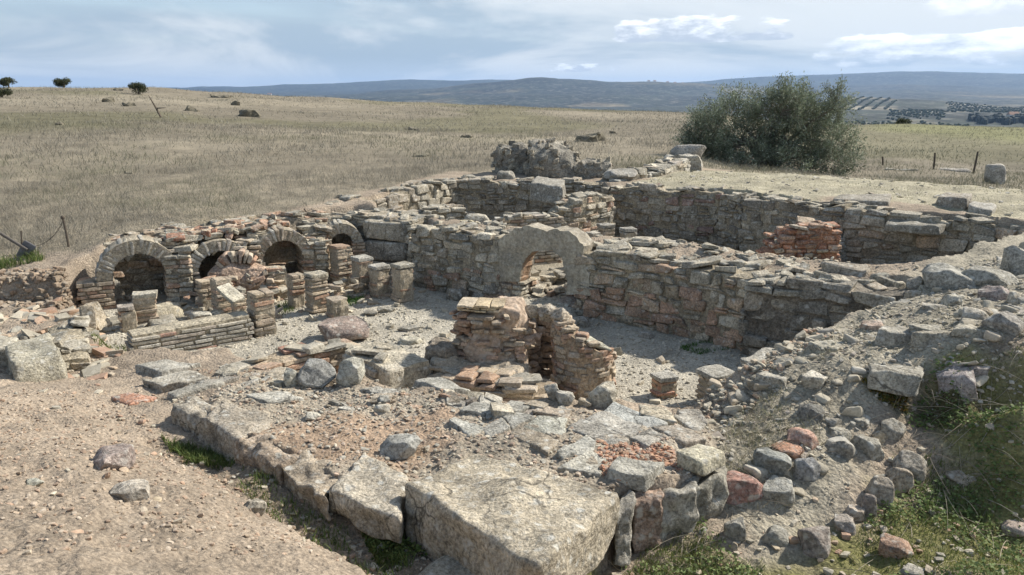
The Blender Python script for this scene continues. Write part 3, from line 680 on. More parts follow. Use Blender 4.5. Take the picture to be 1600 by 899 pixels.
# --- the left foreground: low brick walls and stubs
wall('low_brick_wall', 'neat low brick wall of long thin bricks with a flat mortared top', off([(-4.1, 7.95), (-3.05, 8.72)], .16), -.02, [.27, .29], .32, caps=0, pal=GREYB + GREYB + GREYB + [(.38, .25, .2)], ch=(.046, .054), ln=(.18, .33), gap=.009, jit=.05, amp=.004, r=.009, ragged=0, pro=.006, mat='brick', corec=(.40, .36, .28), drop=-.012, topcap=False)
wall('low_brick_wall', 'collapsed pinkish brick wall base slanting below the neat low brick wall', [tuple(P(352, 592, .3)[:2]), tuple(P(440, 562, .3)[:2]), tuple(P(548, 538, .3)[:2])], .0, [.30, .34, .36], .34, caps=10, pal=BRICK + [(.42, .28, .2), (.4, .24, .18)], ch=(.05, .06), ln=(.16, .26), jit=.1, amp=.007, r=.012, ragged=.03, mat='brick', corec=(.36, .3, .22))
wall('stub_wall', 'stepped masonry stub between the big grey block and the leaning tiles', [tuple(P(112, 556, .36)[:2]), tuple(P(100, 512, .4)[:2])], .1, [.38, .42], .36, caps=10, pal=LIME + WARM, ragged=.05, jit=.2)
wall('stub_wall', 'flat topped plastered wall stub with a shaded side in front of the purple boulder', [tuple(P(640, 576, .44)[:2] + [0, .12]), tuple(P(552, 545, .44)[:2] + [.05, .2])], -.02, [.44, .44], .5, caps=3, pal=[(.37, .34, .28), (.35, .32, .27)], ch=(.1, .16), ln=(.3, .5), gap=.003, jit=.04, amp=.006, ragged=.0, pro=.004, corec=(.42, .385, .31))

# --- hypocaust pillars of thin square bricks
def pila(px, by, w, ty, label, z0=0., pal=BRICK, d=None, cap=True, rot=.72, grp='thin brick hypocaust pillars', ch=.05, slump=.012, capc=None, sx=1.):
    r = ray(px, by); 
    if d is None: p = P(px, by, z0)
    else: p = np.array([r[0] / r[1] * d, d, z0])
    dist = p[1]; s = w * dist / FPX / cp / 1.36; c = p + [0, s * .55, 0]; rt = ray(px, ty); top = CAMZ + rt[2] / rt[1] * (c[1]) 
    a, b = turn(rot); a = a * sx; root = thing('brick_pillar', label, 'pillar', (c[0], c[1], z0), grp)
    cor, col = [], []; z = z0 - .03; k = 0; capz = .055 if cap else 0
    pos = np.zeros(3); broken = s
    while z < top - capz:
        h = U(ch * .86, ch * 1.14); pos = pos * .7 + np.array([U(-1, 1), U(-1, 1), 0]) * slump; tw = U(-.06, .06); aa = a * math.cos(tw) + b * math.sin(tw); bb = b * math.cos(tw) - a * math.sin(tw); e = s / 2 * U(.9, 1.05)
        if U() < .45: cor.append(boxc(c + pos + [0, 0, z + h / 2 - z0], aa * e, bb * e, (0, 0, h / 2 - .004))); col.append(pick(pal, 1)[0])
        else:
            f = U(.35, .65); dv = (aa, bb) if U() < .5 else (bb, aa)
            for o0, o1 in ((-1, 2 * f - 1.04), (2 * f - .96, 1)):
                cor.append(boxc(c + pos + dv[0] * e * (o0 + o1) / 2 + [0, 0, z + h / 2 - z0], dv[0] * e * (o1 - o0) / 2, dv[1] * e, (0, 0, h / 2 - .006))); col.append(pick(pal, 1)[0])
        z += h
    mb = MB(); hexas(mb, cor, col, r=.012, amp=.011, jit=.2)
    mc = boxc(c + [0, 0, (z - .02 - z0) / 2], a * s * .46, b * s * .46, (0, 0, (z - .02 - z0) / 2)); hexas(mb, [mc], [(.33, .29, .225)], r=.01, n=8, amp=.012, freq=14)
    mb.build('brick_stack', M['brick'], root)
    if cap:
        mk = MB(); hexas(mk, [boxc(c + pos + [0, 0, z + .026 - z0], a * s * .53, b * s * .53, (0, 0, .028))], [capc if capc is not None else pick(GREYB + LIME[:3], 1)[0]], r=.012, n=5, amp=.008, jit=.12); mk.build('cap_tile', M['stone'], root)
    return root
PA = [(320, 488, 30, 437, 'brick pillar left of the pale tilted slab under the red vault'), (345, 497, 36, 436, 'brick pillar carrying a pale tilted slab under the red vault'), (371, 500, 27, 464, 'short brick pillar wedged between two others behind the neat low wall'), (405, 528, 46, 457, 'wide brick pillar at the right end of the neat low brick wall'),
 (461, 482, 30, 431, 'worn brick pillar touching the left side of a taller flat topped one'), (493, 492, 38, 428, 'flat topped brick pillar standing free in the gravel right of its worn neighbour'), (524, 499, 37, 467, 'knee high brick pillar just behind the purple boulder'),
 (507, 446, 26, 380, 'tall brick pillar built against the right jamb of the tall open arch'), (532, 452, 36, 383, 'sloping topped tall brick pillar in the row running right from the open arch'), (565, 460, 34, 402, 'brick pillar with rounded cap, third from the right in the back row'), (592, 468, 34, 417, 'brick pillar with a sloping cap, second from the right in the back row'), (628, 475, 36, 414, 'last brick pillar at the right end of the back row with a mortared foot')]
for i, a in enumerate(PA): pila(*a, cap=i in (5, 9, 10, 11), slump=.016)
pila(677, 452, 28, 384, 'brick pier half embedded in the face of the middle wall', pal=BRICK + REDB[4:], cap=False)
pila(960, 0, 27, 354, 'square pale brick pillar showing above the middle wall, left of the round one', z0=.12, d=12.3, pal=BRICK[:3] + GREYB, rot=.5)
pila(996, 0, 28, 361, 'rounded pale brick pillar showing above the middle wall right of the square one', z0=.12, d=12.0, pal=GREYB + BRICK[:2], rot=.3)
pila(938, 0, 22, 367, 'lowest pale brick pillar showing above the middle wall beside the square one', z0=.12, d=11.9, pal=GREYB + BRICK[:2], rot=.6)
pila(1330, 437, 32, 413, 'short brick pillar at the foot of the high wall right of the red masonry', z0=.12, pal=GREYB + BRICK[:2], rot=.4)
pila(1122, 637, 60, 580, 'knee high brick pillar capped by a wide grey square slab at the bank', pal=BRICK + [(.36, .23, .16)], rot=.45, capc=(.40, .385, .34))
pila(1040, 624, 44, 587, 'collapsed stub of reddish tiles among dry stalks near the capped pillar', pal=[(.40, .26, .18), (.42, .3, .22), (.38, .22, .16)], rot=.4, slump=.04)
pila(1205, 556, 44, 512, 'leaning stack of grey slabs on a reddish base below the end of the middle wall', pal=[(.36, .23, .17), (.4, .36, .3)], rot=.5, slump=.03, capc=(.42, .39, .33))
pila(198, 520, 32, 482, 'broken brick pillar stub beside the leaning tiles', pal=BRICK, rot=.5, slump=.02)
pila(222, 512, 36, 458, 'brick pillar stub carrying a long pale capping tile before the largest arch', pal=BRICK, rot=.4, sx=1.25, capc=(.43, .4, .33))
pila(432, 470, 38, 420, 'crumbling narrow brick stack beside the red vault', pal=BRICK + LIME, rot=.4, slump=.03, cap=False)

mb = MB(); cor, col = [], []
for i in range(150):
    f = U(); q_ = P(150 + f * 470, 500 - f * 40 + U(-26, 22), 0.0); a_, b_ = turn(U(0, 3.1)); w_ = U(.03, .11); cor.append(boxc(q_ + [0, 0, U(.0, .05)], a_ * w_ + [0, 0, U(-.03, .03)], b_ * w_ * U(.5, .9), (0, 0, U(.018, .03)))); col.append(pick(BRICK + LIME, 1)[0])
for x0 in (306, 338, 376, 440, 520, 548, 580):
    for i in range(9): q_ = P(x0 + U(-16, 16), 478 - (x0 - 300) * .06 + U(-6, 8), 0.); a_, b_ = turn(U(0, 3.1)); w_ = U(.04, .1); cor.append(boxc(q_ + [0, U(0, .2), U(.0, .22)], a_ * w_ + [0, 0, U(-.03, .03)], b_ * w_ * .7, (0, 0, U(.018, .03)))); col.append(pick(BRICK + LIME[:3], 1)[0])
hexas(mb, cor, col, r=.014, amp=.014, jit=.3); kind(mb.build('brick_debris', M['brick']), 'stuff', 'broken bricks heaped between the hypocaust pillars and the arches')

# --- the broken red vault in front of the low arch
def vault():
    c = P(365, 478, 0) + [0, .25, 0]; n = np.array([.25, -.97, 0]); t = np.array([.97, .25, 0]); root = thing('broken_vault', 'broken red and orange brick vault leaning before the low hidden arch', 'vault', tuple(c))
    cor, col = [], []
    for i in range(9):
        a0 = 2.35 - i * .16; a1 = a0 - U(.14, .155); ro = .43 + U(-.03, .03); ri = .30 + U(-.02, .02); q = []
        for dd in (0, 1):
            for rr_ in (ri, ro):
                for a in (a0, a1): q.append(c + t * (math.cos(a) * rr_ * 1.05 + .02) + [0, 0, .25 + math.sin(a) * rr_ * 1.0] - n * (.3 * dd))
        cor.append(q); col.append(pick([(.43, .33, .26), (.42, .36, .29), (.38, .24, .17), (.44, .39, .32)], 1)[0])
    mb = MB(); hexas(mb, np.array(cor), col, r=.02, n=5, amp=.02, jit=.14); mb.build('arch_ring', M['brick'], root)
    mb = MB(); boulder(mb, c + [0, .02, -.02], (.84, .36, .56), .25, (.38, .285, .22), rnd=.6, cuts=8, seed=5, n=20, rough=.12, egg=.3); mb.build('burnt_core', M['mortar'], root)
    mb = MB(); cor, col = [], []
    for i in range(80):
        p = c + t * U(-.46, .56) + n * U(.0, .16) + [0, 0, U(.02, .42)]; a, b = turn(U(-.6, .9)); w = U(.03, .09); cor.append(boxc(p, a * w + [0, 0, U(-.03, .03)], b * .06, (0, 0, U(.016, .032)))); col.append(pick(REDB[2:] + BRICK + LIME[:3] + BRICK, 1)[0])
    hexas(mb, cor, col, r=.014, amp=.014, jit=.3); mb.build('masonry', M['brick'], root)
vault()

# --- the ruined furnace in the centre: plastered pier and curved brick wall
def furnace():
    c = np.array([-.20, 7.15, 0]); root = thing('plastered_pier', 'tall ruined pier with pale plaster and a cap of yellowish bricks', 'pier', tuple(c))
    mb = MB(); q = boxc((-.14, 7.16, .43), (.27, -.03, 0), (.05, .2, 0), (0, 0, .41)); q[4:, :2] = q[4:, :2] * .86 + np.array([-.2, 7.22]) * .14
    hexas(mb, [q], [(.46, .365, .285)], r=.05, n=26, amp=.06, freq=5.5, tight=.93); mb.build('plaster_face', M['plaster'], root, smooth=True)
    mb = MB(); masonry(mb, [(-.50, 7.17), (-.36, 7.08)], .2, .82, .26, pal=BRICK[3:5] + BRICK + [(.42, .31, .235)], ch=(.04, .055), ln=(.1, .2), amp=.014, jit=.28, ragged=.0, pro=.03)
    masonry(mb, [(-.46, 7.06), (-.22, 7.0), (-.06, 7.02)], .745, [.85, .85, .80], .3, pal=BRICK + [(.43, .32, .24)], ch=(.034, .05), ln=(.1, .22), amp=.014, jit=.3, ragged=.02, pro=.03)
    masonry(mb, [(-.08, 7.04), (.06, 7.08), (.14, 7.2)], .42, [.78, .70, .6], .22, pal=BRICK + [(.42, .3, .22), (.44, .33, .25)], ch=(.035, .055), ln=(.08, .16), amp=.016, jit=.35, ragged=.06, pro=.04)
    for k in range(26):
        p = np.array([U(-.36, .1), U(6.95, 7.02), U(.34, .68)]); a, b = turn(U(-.3, .3)); hexas(mb, [boxc(p, a * U(.03, .07), b * .05, (0, 0, U(.012, .02)))], [pick(BRICK + [(.42, .29, .21)], 1)[0]], r=.01, amp=.01, jit=.3)
    mb.build('masonry', M['brick'], root)
    mb = MB(); cor, col = [], []
    for lay in range(3):
        x = -.5 + U(-.02, .02)
        while x < -.12 - lay * .03:
            w = U(.09, .17); a, b = turn(-.1 + U(-.06, .06)); cor.append(boxc((x + w / 2, 7.06 + U(-.02, .02), .862 + .024 * lay), a * (w / 2 - .003) + [0, 0, U(-.004, .004)], b * U(.13, .17), (0, 0, .0105))); col.append(pick([(.50, .42, .28), (.46, .38, .26), (.45, .39, .3)], 1)[0]); x += w
    hexas(mb, cor, col, r=.006, n=4, amp=.009, jit=.2); mb.build('capping_bricks', M['brick'], root)
    LG = [(-.78, 6.92), (-.45, 6.7), (-.05, 6.52), (.16, 6.5), (.24, 6.72)]
    mb = MB(); masonry(mb, LG, -.02, [.30, .36, .33, .26, .3], .34, pal=BRICK + [(.42, .31, .24), (.40, .28, .2)], ch=(.04, .06), ln=(.12, .28), amp=.013, jit=.28, ragged=.06, pro=.035)
    core(mb, LG, 0, lambda t: np.full_like(t, .31), .34, col=(.34, .285, .215)); capstones(mb, LG, lambda t: np.full_like(t, .33), .36, 14, pal=BRICK[:3] + LIME, size=(.12, .28), th=(.025, .045))
    q = boxc((-.3, 6.92, .2), (.42, -.16, 0), (.05, .2, 0), (0, 0, .17)); hexas(mb, [q], [(.36, .31, .24)], r=.06, n=16, amp=.04, freq=7, tight=.9); mb.build('footing', M['brick'], root)
    mb = MB(); q = boxc((-.70, 7.1, .22), (.15, -.07, 0), (.05, .14, 0), (0, 0, .26)); hexas(mb, [q], [(.27, .235, .19)], r=.07, n=14, amp=.06, freq=6, tight=.88); mb.build('side_lump', M['mortar'], root, smooth=True)
    # curved wall
    path = [(.70 + .22 * math.cos(R(170 + i * 15)), 7.16 + .30 * math.sin(R(170 + i * 15))) for i in range(14)]
    zt = list(np.interp(np.arange(14), [0, 3, 6, 9, 12, 13], [.80, .74, .62, .50, .40, .2])); cr = np.mean(path, 0)
    root = thing('curved_wall', 'curved reddish brick wall bulging over the gravel right of the plastered pier', 'wall', (*cr, 0)); mb = MB()
    masonry(mb, path, -.02, zt, .18, pal=BRICK + BRICK + [(.37, .25, .18), (.39, .27, .2)], ch=(.046, .06), ln=(.08, .16), gap=.004, amp=.011, jit=.2, ragged=.02, pro=.014, depth=.11); mb.build('brickwork', M['brick'], root)
    p_, s_ = resample(path); mb = MB(); core(mb, path, 0, lambda t: np.interp(t, s_, zt) - .01, .18, inset=.016, col=(.37, .29, .21), rough=.012)
    hexas(mb, [boxc((.70, 7.2, .2), (.17, 0, 0), (0, .2, 0), (0, 0, .22))], [(.36, .29, .21)], r=.08, n=12, amp=.04, freq=7, tight=.88); mb.build('clay_core', M['mortar'], root)
    mb = MB(); q = boxc((.78, 6.98, .53), (.12, .03, -.06), (-.03, .13, 0), (0, 0, .018)); hexas(mb, [q], [(.43, .42, .34)], r=.015, n=6, amp=.012, jit=.3); mb.build('cap_slab', M['stone'], root)
    mb = MB()
    for k, (x, y, z, s, cc) in enumerate(((.22, 7.3, .76, (.2, .2, .15), (.40, .36, .29)), (.35, 7.2, .77, (.22, .2, .17), (.44, .39, .32)), (.46, 7.08, .76, (.17, .15, .17), (.46, .40, .32)), (.44, 7.1, .62, (.2, .2, .2), (.41, .33, .25)))):
        boulder(mb, (x, y, z - s[2] / 2), s, .3 * k, cc, seed=k, rough=.14, n=12)
    mb.build('broken_crown', M['stone'], root)
    mb = MB(); masonry(mb, [(.14, 7.45), (.3, 7.6), (.5, 7.5)], -.02, [.68, .72, .66], .2, pal=[(.34, .27, .21), (.31, .25, .2)], ch=(.06, .1), ln=(.12, .2), amp=.02, jit=.3); mb.build('niche_back', M['plaster'], root)
furnace()
# ------------------------------------------------------------------ the stone platform in the foreground
def PL(x, y, dz=0.):
    p = P(x, y, .56)
    for _ in range(3): p = P(x, y, float(zplat(p[1])) + dz)
    return p
GK = 'kerb blocks along the left edge of the platform'
KERB = [([(266,634), (290,611), (342,628), (313,649)], .3, .03, (.33, .30, .25), 'rounded dark kerb block with lichen at the far left corner of the platform', .06, .045),
 ([(311,653), (346,629), (436,648), (374,684)], .25, .03, (.385, .345, .285), 'pale topped brown kerb block second from the left corner of the platform', .022, .035),
 ([(370,692), (394,668), (472,700), (446,732)], .17, .0, (.33, .27, .21), 'low dirt covered kerb block third from the left corner of the platform', .03, .05),
 ([(440,738), (472,698), (534,738), (512,780)], .16, -.01, (.36, .31, .245), 'cracked small kerb block left of the large pale kerb block', .025, .045),
 ([(510,762), (572,706), (638,748), (622,808)], .18, .03, (.42, .38, .31), 'large pale smooth kerb block left of the biggest block', .025, .03)]
for q, h, dz, c, lab, r, amp in KERB:
    mb = MB(); hexas(mb, [quadc([PL(x, y, dz) for x, y in q], h, .03)], [c], r=r, n=18, amp=amp, freq=5.5, jit=.08, tight=.92)
    tag(mb.build('kerb_block', M['block'], smooth=True), lab, 'stone block', GK)
mb = MB(); q = [PL(x, y, .10) for x, y in ((624, 763), (736, 702), (966, 768), (849, 884))]
hexas(mb, [quadc(q, .36, .012)], [(.42, .375, .295)], r=.028, n=40, amp=.036, freq=3.6, jit=.15, tight=.94); tag(mb.build('big_block', M['block'], smooth=True), 'biggest foreground block, a wide pitted limestone slab with a shaded brown front', 'stone block')
mb = MB(); q = [P(x, y, .47) for x, y in ((630, 906), (716, 846), (812, 884), (850, 960))]
hexas(mb, [quadc(q, .25, .02)], [(.41, .38, .31)], r=.03, n=14, amp=.02, freq=6, jit=.2, tight=.88); tag(mb.build('lower_slab', M['block'], smooth=True), 'pale slab lying lower in the ditch in front of the biggest block', 'stone slab')
# stones that face the right end of the platform
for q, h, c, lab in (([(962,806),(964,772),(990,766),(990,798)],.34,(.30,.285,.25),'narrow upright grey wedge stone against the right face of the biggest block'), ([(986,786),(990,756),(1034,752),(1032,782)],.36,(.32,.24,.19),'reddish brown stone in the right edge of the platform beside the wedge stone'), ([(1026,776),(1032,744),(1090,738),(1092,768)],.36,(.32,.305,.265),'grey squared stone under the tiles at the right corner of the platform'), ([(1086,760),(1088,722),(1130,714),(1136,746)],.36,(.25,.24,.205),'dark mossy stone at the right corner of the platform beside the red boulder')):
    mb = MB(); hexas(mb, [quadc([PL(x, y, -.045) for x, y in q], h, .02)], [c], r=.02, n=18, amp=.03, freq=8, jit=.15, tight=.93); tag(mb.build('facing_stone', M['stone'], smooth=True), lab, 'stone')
for k, (x, y, w, h, dpt, c, lab) in enumerate(((630,822,26,36,.12,(.36,.31,.26),'small rounded stone wedged between the pale kerb block and the biggest block'), (628,838,30,24,.12,(.33,.285,.235),'small brown stone at the ditch floor under the wedged stone'))):
    p = P(x, y, .22); s = np.linalg.norm(p - [0, 0, CAMZ]) / FPX; mb = MB(); boulder(mb, (p[0], p[1] + dpt * .4, p[2] - .03), (w * s * 1.15, dpt, h * s * .98), .3, c, rnd=.35, cuts=6, seed=300 + k, n=12, rough=.06, jit=.2, egg=.15); tag(mb.build('facing_stone', M['stone'], smooth=True), lab, 'stone')
GF = 'flagstones paving the platform'
FLAG = [([(911,657),(942,645),(1008,668),(980,684)],.03,(.36,.345,.31),'long smooth grey flagstone between the two straight dark joints'), ([(886,672),(909,659),(978,686),(957,699)],.02,(.34,.325,.29),'long grey flagstone on the near side of the straight joints'), ([(943,643),(962,631),(1046,660),(1012,668)],.035,(.40,.41,.39),'long bluish white flagstone on the far side of the straight joints'),
 ([(998,630),(1040,637),(1056,655),(1002,645)],.05,(.43,.385,.30),'ochre flagstone tilted near the reddish tile stub'), ([(1056,637),(1092,639),(1105,658),(1064,648)],.02,(.39,.36,.31),'small flagstone below the capped brick pillar'), ([(1054,652),(1068,649),(1104,662),(1086,671)],.01,(.38,.36,.315),'thin flagstone half buried in dry stalks below the capped pillar'),
 ([(1020,672),(1064,668),(1102,688),(1068,696)],.02,(.415,.37,.31),'pale pinkish flagstone left of the pale topped tile block'), ([(948,733),(968,716),(1036,722),(1008,742)],.085,(.385,.375,.33),'tilted raised tile slab over red crumbs near the biggest block'), ([(1058,708),(1091,694),(1128,705),(1100,722)],.10,(.47,.44,.34),'pale topped thick tile block at the right corner of the platform'),
 ([(868,712),(914,687),(932,696),(926,714)],.02,(.35,.345,.31),'square grey flagstone between the two dark holes'), ([(872,729),(922,708),(948,718),(936,738),(900,744)][:4],.03,(.42,.405,.35),'whitish lichen covered flagstone touching the back of the biggest block'), ([(702,657),(714,650),(757,667),(737,682)],.03,(.36,.36,.325),'flagstone at the left end of the paved strip above a dark gap'),
 ([(755,669),(785,654),(797,671),(766,682)],.025,(.385,.375,.335),'trapezoid flagstone beside a branching crack'), ([(788,654),(804,646),(834,656),(804,671)],.03,(.37,.365,.33),'wedge flagstone right of the branching crack'), ([(806,674),(838,655),(884,652),(882,678)],.04,(.42,.42,.365),'large mint white flagstone beside the dark hole'),
 ([(834,640),(850,634),(895,643),(884,651)],.045,(.44,.375,.30),'pale pink flagstone under the tumbled stones of the niche'), ([(795,685),(808,675),(876,692),(858,714)],.0,(.36,.315,.25),'sunken brown flagstone below the dark hole'), ([(868,713),(884,705),(900,714),(880,722)],.01,(.37,.36,.32),'tiny corner flagstone in front of the square grey one'),
 ([(985,690),(1012,678),(1040,690),(1010,704)],.0,(.38,.36,.32),'cracked flagstone in the middle of the red rubble strip'), ([(940,690),(962,684),(984,694),(962,706)],.0,(.40,.36,.30),'small pale flagstone left of the red rubble strip'), ([(718,640),(742,626),(774,634),(756,646)],.04,(.37,.365,.33),'grey flagstone at the foot of the plastered pier'), ([(776,638),(800,624),(832,632),(812,642)],.04,(.38,.37,.33),'rough grey flagstone at the foot of the pier right of another')]
FP = []
for q, dz, c, lab in FLAG:
    mb = MB(); pts = np.array([PL(x, y, dz * .8 + .012) for x, y in q]); FP.append(pts[:, :2].copy()); pts[:, 2] = np.maximum(pts[:, 2], H(pts[:, 0], pts[:, 1]).mean() + .022) + RS.uniform(-.006, .006, 4); cc = pts.mean(0); pts = cc + (pts - cc) * [1.05, 1.05, 1]
    hexas(mb, [quadc(pts, .10, .0)], [np.array(c) * U(.94, 1.06)], r=.012, n=12, amp=.010, freq=8, jit=.14, tight=.93); tag(mb.build('flagstone', M['block'], smooth=True), lab, 'flagstone', GF)
for q, z, c, lab in (([(210,568),(262,558),(318,566),(250,582)],.33,(.39,.375,.33),'broad grey paving slab nearest the neat low brick wall'), ([(222,592),(296,578),(330,590),(252,604)],.34,(.40,.375,.32),'broad grey paving slab in the second row before the neat low wall'), ([(262,612),(330,598),(352,606),(276,622)],.36,(.37,.355,.31),'grey paving slab in the third row left of the rounded kerb block'), ([(174,622),(205,613),(246,619),(202,632)],.35,(.42,.24,.17),'thin red tile lying flat on the beige earth left of the platform'), ([(330,618),(380,600),(410,612),(366,628)],.46,(.40,.37,.31),'cracked slab behind the pale topped kerb block'), ([(394,598),(420,584),(440,594),(412,608)],.46,(.37,.365,.33),'lichen grey slab below the slanting pink brick base'), ([(412,582),(440,572),(462,582),(436,592)],.42,(.44,.39,.31),'cream square tile below the slanting pink brick base'), ([(300,600),(352,588),(372,596),(330,608)],.37,(.38,.355,.31),'narrow slab between the paving rows and the pink brick base'),
 ([(380,622),(430,610),(470,622),(420,634)],.52,(.38,.37,.33),'wide worn slab on the dirt behind the kerb blocks'), ([(640,598),(690,590),(735,604),(690,618)],.50,(.37,.365,.33),'rough grey slab on the platform edge left of the plastered pier'), ([(560,610),(600,604),(640,612),(600,622)],.5,(.37,.36,.325),'flat grey slab by the plastered wall stub')):
    mb = MB(); pts = np.array([P(x, y, z) for x, y in q]); gz = H(pts[:, 0], pts[:, 1]); pts[:, 2] = np.maximum(pts[:, 2], gz + .02)
    hexas(mb, [quadc(pts, .1, .0)], [c], r=.014, n=9, amp=.014, freq=8, jit=.25, tight=.9); tag(mb.build('paving_slab', M['block'], smooth=True), lab, 'paving slab', 'worn slabs left of the platform')

# big squared stones elsewhere
for q, z, h, c, lab in (([(3,541),(78,515),(99,552),(22,570)],.5,.32,(.36,.34,.275),'big grey block with shaded front at the left edge of the ruins'), ([(-30,545),(-20,522),(30,524),(24,538)],.46,.3,(.34,.32,.265),'grey block half hidden behind the big block at the left edge'), ([(828,286),(838,276),(884,279),(878,290)],1.28,.34,(.30,.285,.25),'squared block on the dark back wall below the rock mass'), ([(1465,306),(1474,299),(1520,302),(1514,311)],1.29,.2,(.33,.30,.255),'larger of two blocks set on the right end of the concrete floor edge'), ([(1512,319),(1520,311),(1560,316),(1552,326)],1.24,.18,(.39,.375,.335),'smaller paler block right of the other on the concrete floor edge'), ([(1300,309),(1310,302),(1395,304),(1388,313)],1.22,.14,(.31,.29,.25),'long flat coping slab on the edge of the concrete floor'), ([(1385,350),(1395,341),(1480,346),(1470,356)],1.0,.12,(.29,.275,.235),'dark coping ledge projecting below the concrete floor edge'),
 ([(1363,420),(1372,408),(1444,414),(1440,426)],.42,.3,(.30,.285,.25),'long grey block lying at the foot of the high wall'), ([(1180,403),(1194,400),(1232,406),(1222,412)],.88,.1,(.40,.375,.32),'flat squared slab on the wall top left of the red masonry'), ([(1158,560),(1192,545),(1246,552),(1210,578)],.62,.12,(.40,.385,.34),'broad flat slab on the rim of the bank by the leaning stack'), ([(1100,0),(0,0),(0,0),(0,0)],0,0,None,None)):
    if lab is None: continue
    mb = MB(); hexas(mb, [quadc([P(x, y, z) for x, y in q], h, .02)], [c], r=.03, n=10, amp=.02, freq=6, jit=.2, tight=.85); tag(mb.build('stone_block', M['block'], smooth=True), lab, 'stone block')
for a, b, c2, d2, lab in (((126,518),(150,516),(146,484),(124,487),'taller leaning brick tile propped before the largest arch'), ((152,514),(168,506),(170,484),(150,482),'shorter leaning brick tile right of the taller one before the largest arch'), ((348,452),(368,474),(352,448),(336,440),'pale square slab tilted over a brick pillar under the red vault')):
    p0, p1 = P(*a, .12 if a[0] < 300 else .33), P(*b, .12 if a[0] < 300 else .33); u = p1 - p0; L = np.linalg.norm(u); n_ = np.array([-u[1], u[0], 0]) / L; h = .27
    mb = MB(); m_ = (p0 + p1) / 2
    if a[0] < 300: hexas(mb, [boxc(m_ + n_ * .06 + [0, 0, h / 2], u / 2, n_ * .035, n_ * .07 + [0, 0, h / 2])], [(.38, .33, .255)], r=.012, n=6, amp=.01, jit=.2)
    else: hexas(mb, [boxc(P(352, 462, .5) + [.0, .16, -.02], (.10, -.02, -.09), (.03, .13, .0), (.01, 0, .02))], [(.46, .44, .37)], r=.012, n=6, amp=.008, jit=.15)
    tag(mb.build('leaning_tile', M['stone']), lab, 'tile')

# ------------------------------------------------------------------ loose stones, one by one
def rock(px, by, w, h, c, lab, name='loose_stone', cat='stone', depth=.8, rnd=.7, cuts=18, z=None, rough=.06, seed=0, mat='stone', grp=None, d=None, tilt=0., sink=.12, n=14, rot=None, smooth=True):
    if d is not None: r = ray(px, by); p = np.array([r[0] / r[1] * d, d, CAMZ + r[2] / r[1] * d])
    elif z is not None: p = P(px, by, z)
    else: p = G(px, by)
    dist = np.linalg.norm(p - [0, 0, CAMZ]); al = math.asin(min(.99, (CAMZ - p[2]) / dist)) if dist > 0 else 0
    if grp == GR: w, h = w * .9, h * .9
    W = w * dist / FPX; D = W * depth; hm = h * dist / FPX; Hh = max((hm - D * .7 * math.sin(max(al, 0))) / math.cos(al), .42 * hm) / (1 - sink)
    dr = p[:2] / np.linalg.norm(p[:2]); mb = MB()
    boulder(mb, (p[0] + dr[0] * D * .42, p[1] + dr[1] * D * .42, p[2] - Hh * sink), (W, D, Hh), -math.atan2(p[0], p[1]) + (U(-.15, .15) if rot is None else rot), c, rnd=rnd, cuts=cuts, seed=seed or int(px * 7 + by), rough=rough * 1.3, tilt=tilt, n=n, egg=.38)
    return tag(mb.build(name, M[mat], smooth=smooth), lab, cat, grp)
GY, TN, PK, RD, DK, BL = (.36,.34,.295), (.42,.36,.275), (.40,.325,.275), (.40,.215,.16), (.20,.195,.175), (.30,.315,.325)
GR = 'loose stones on the right bank'
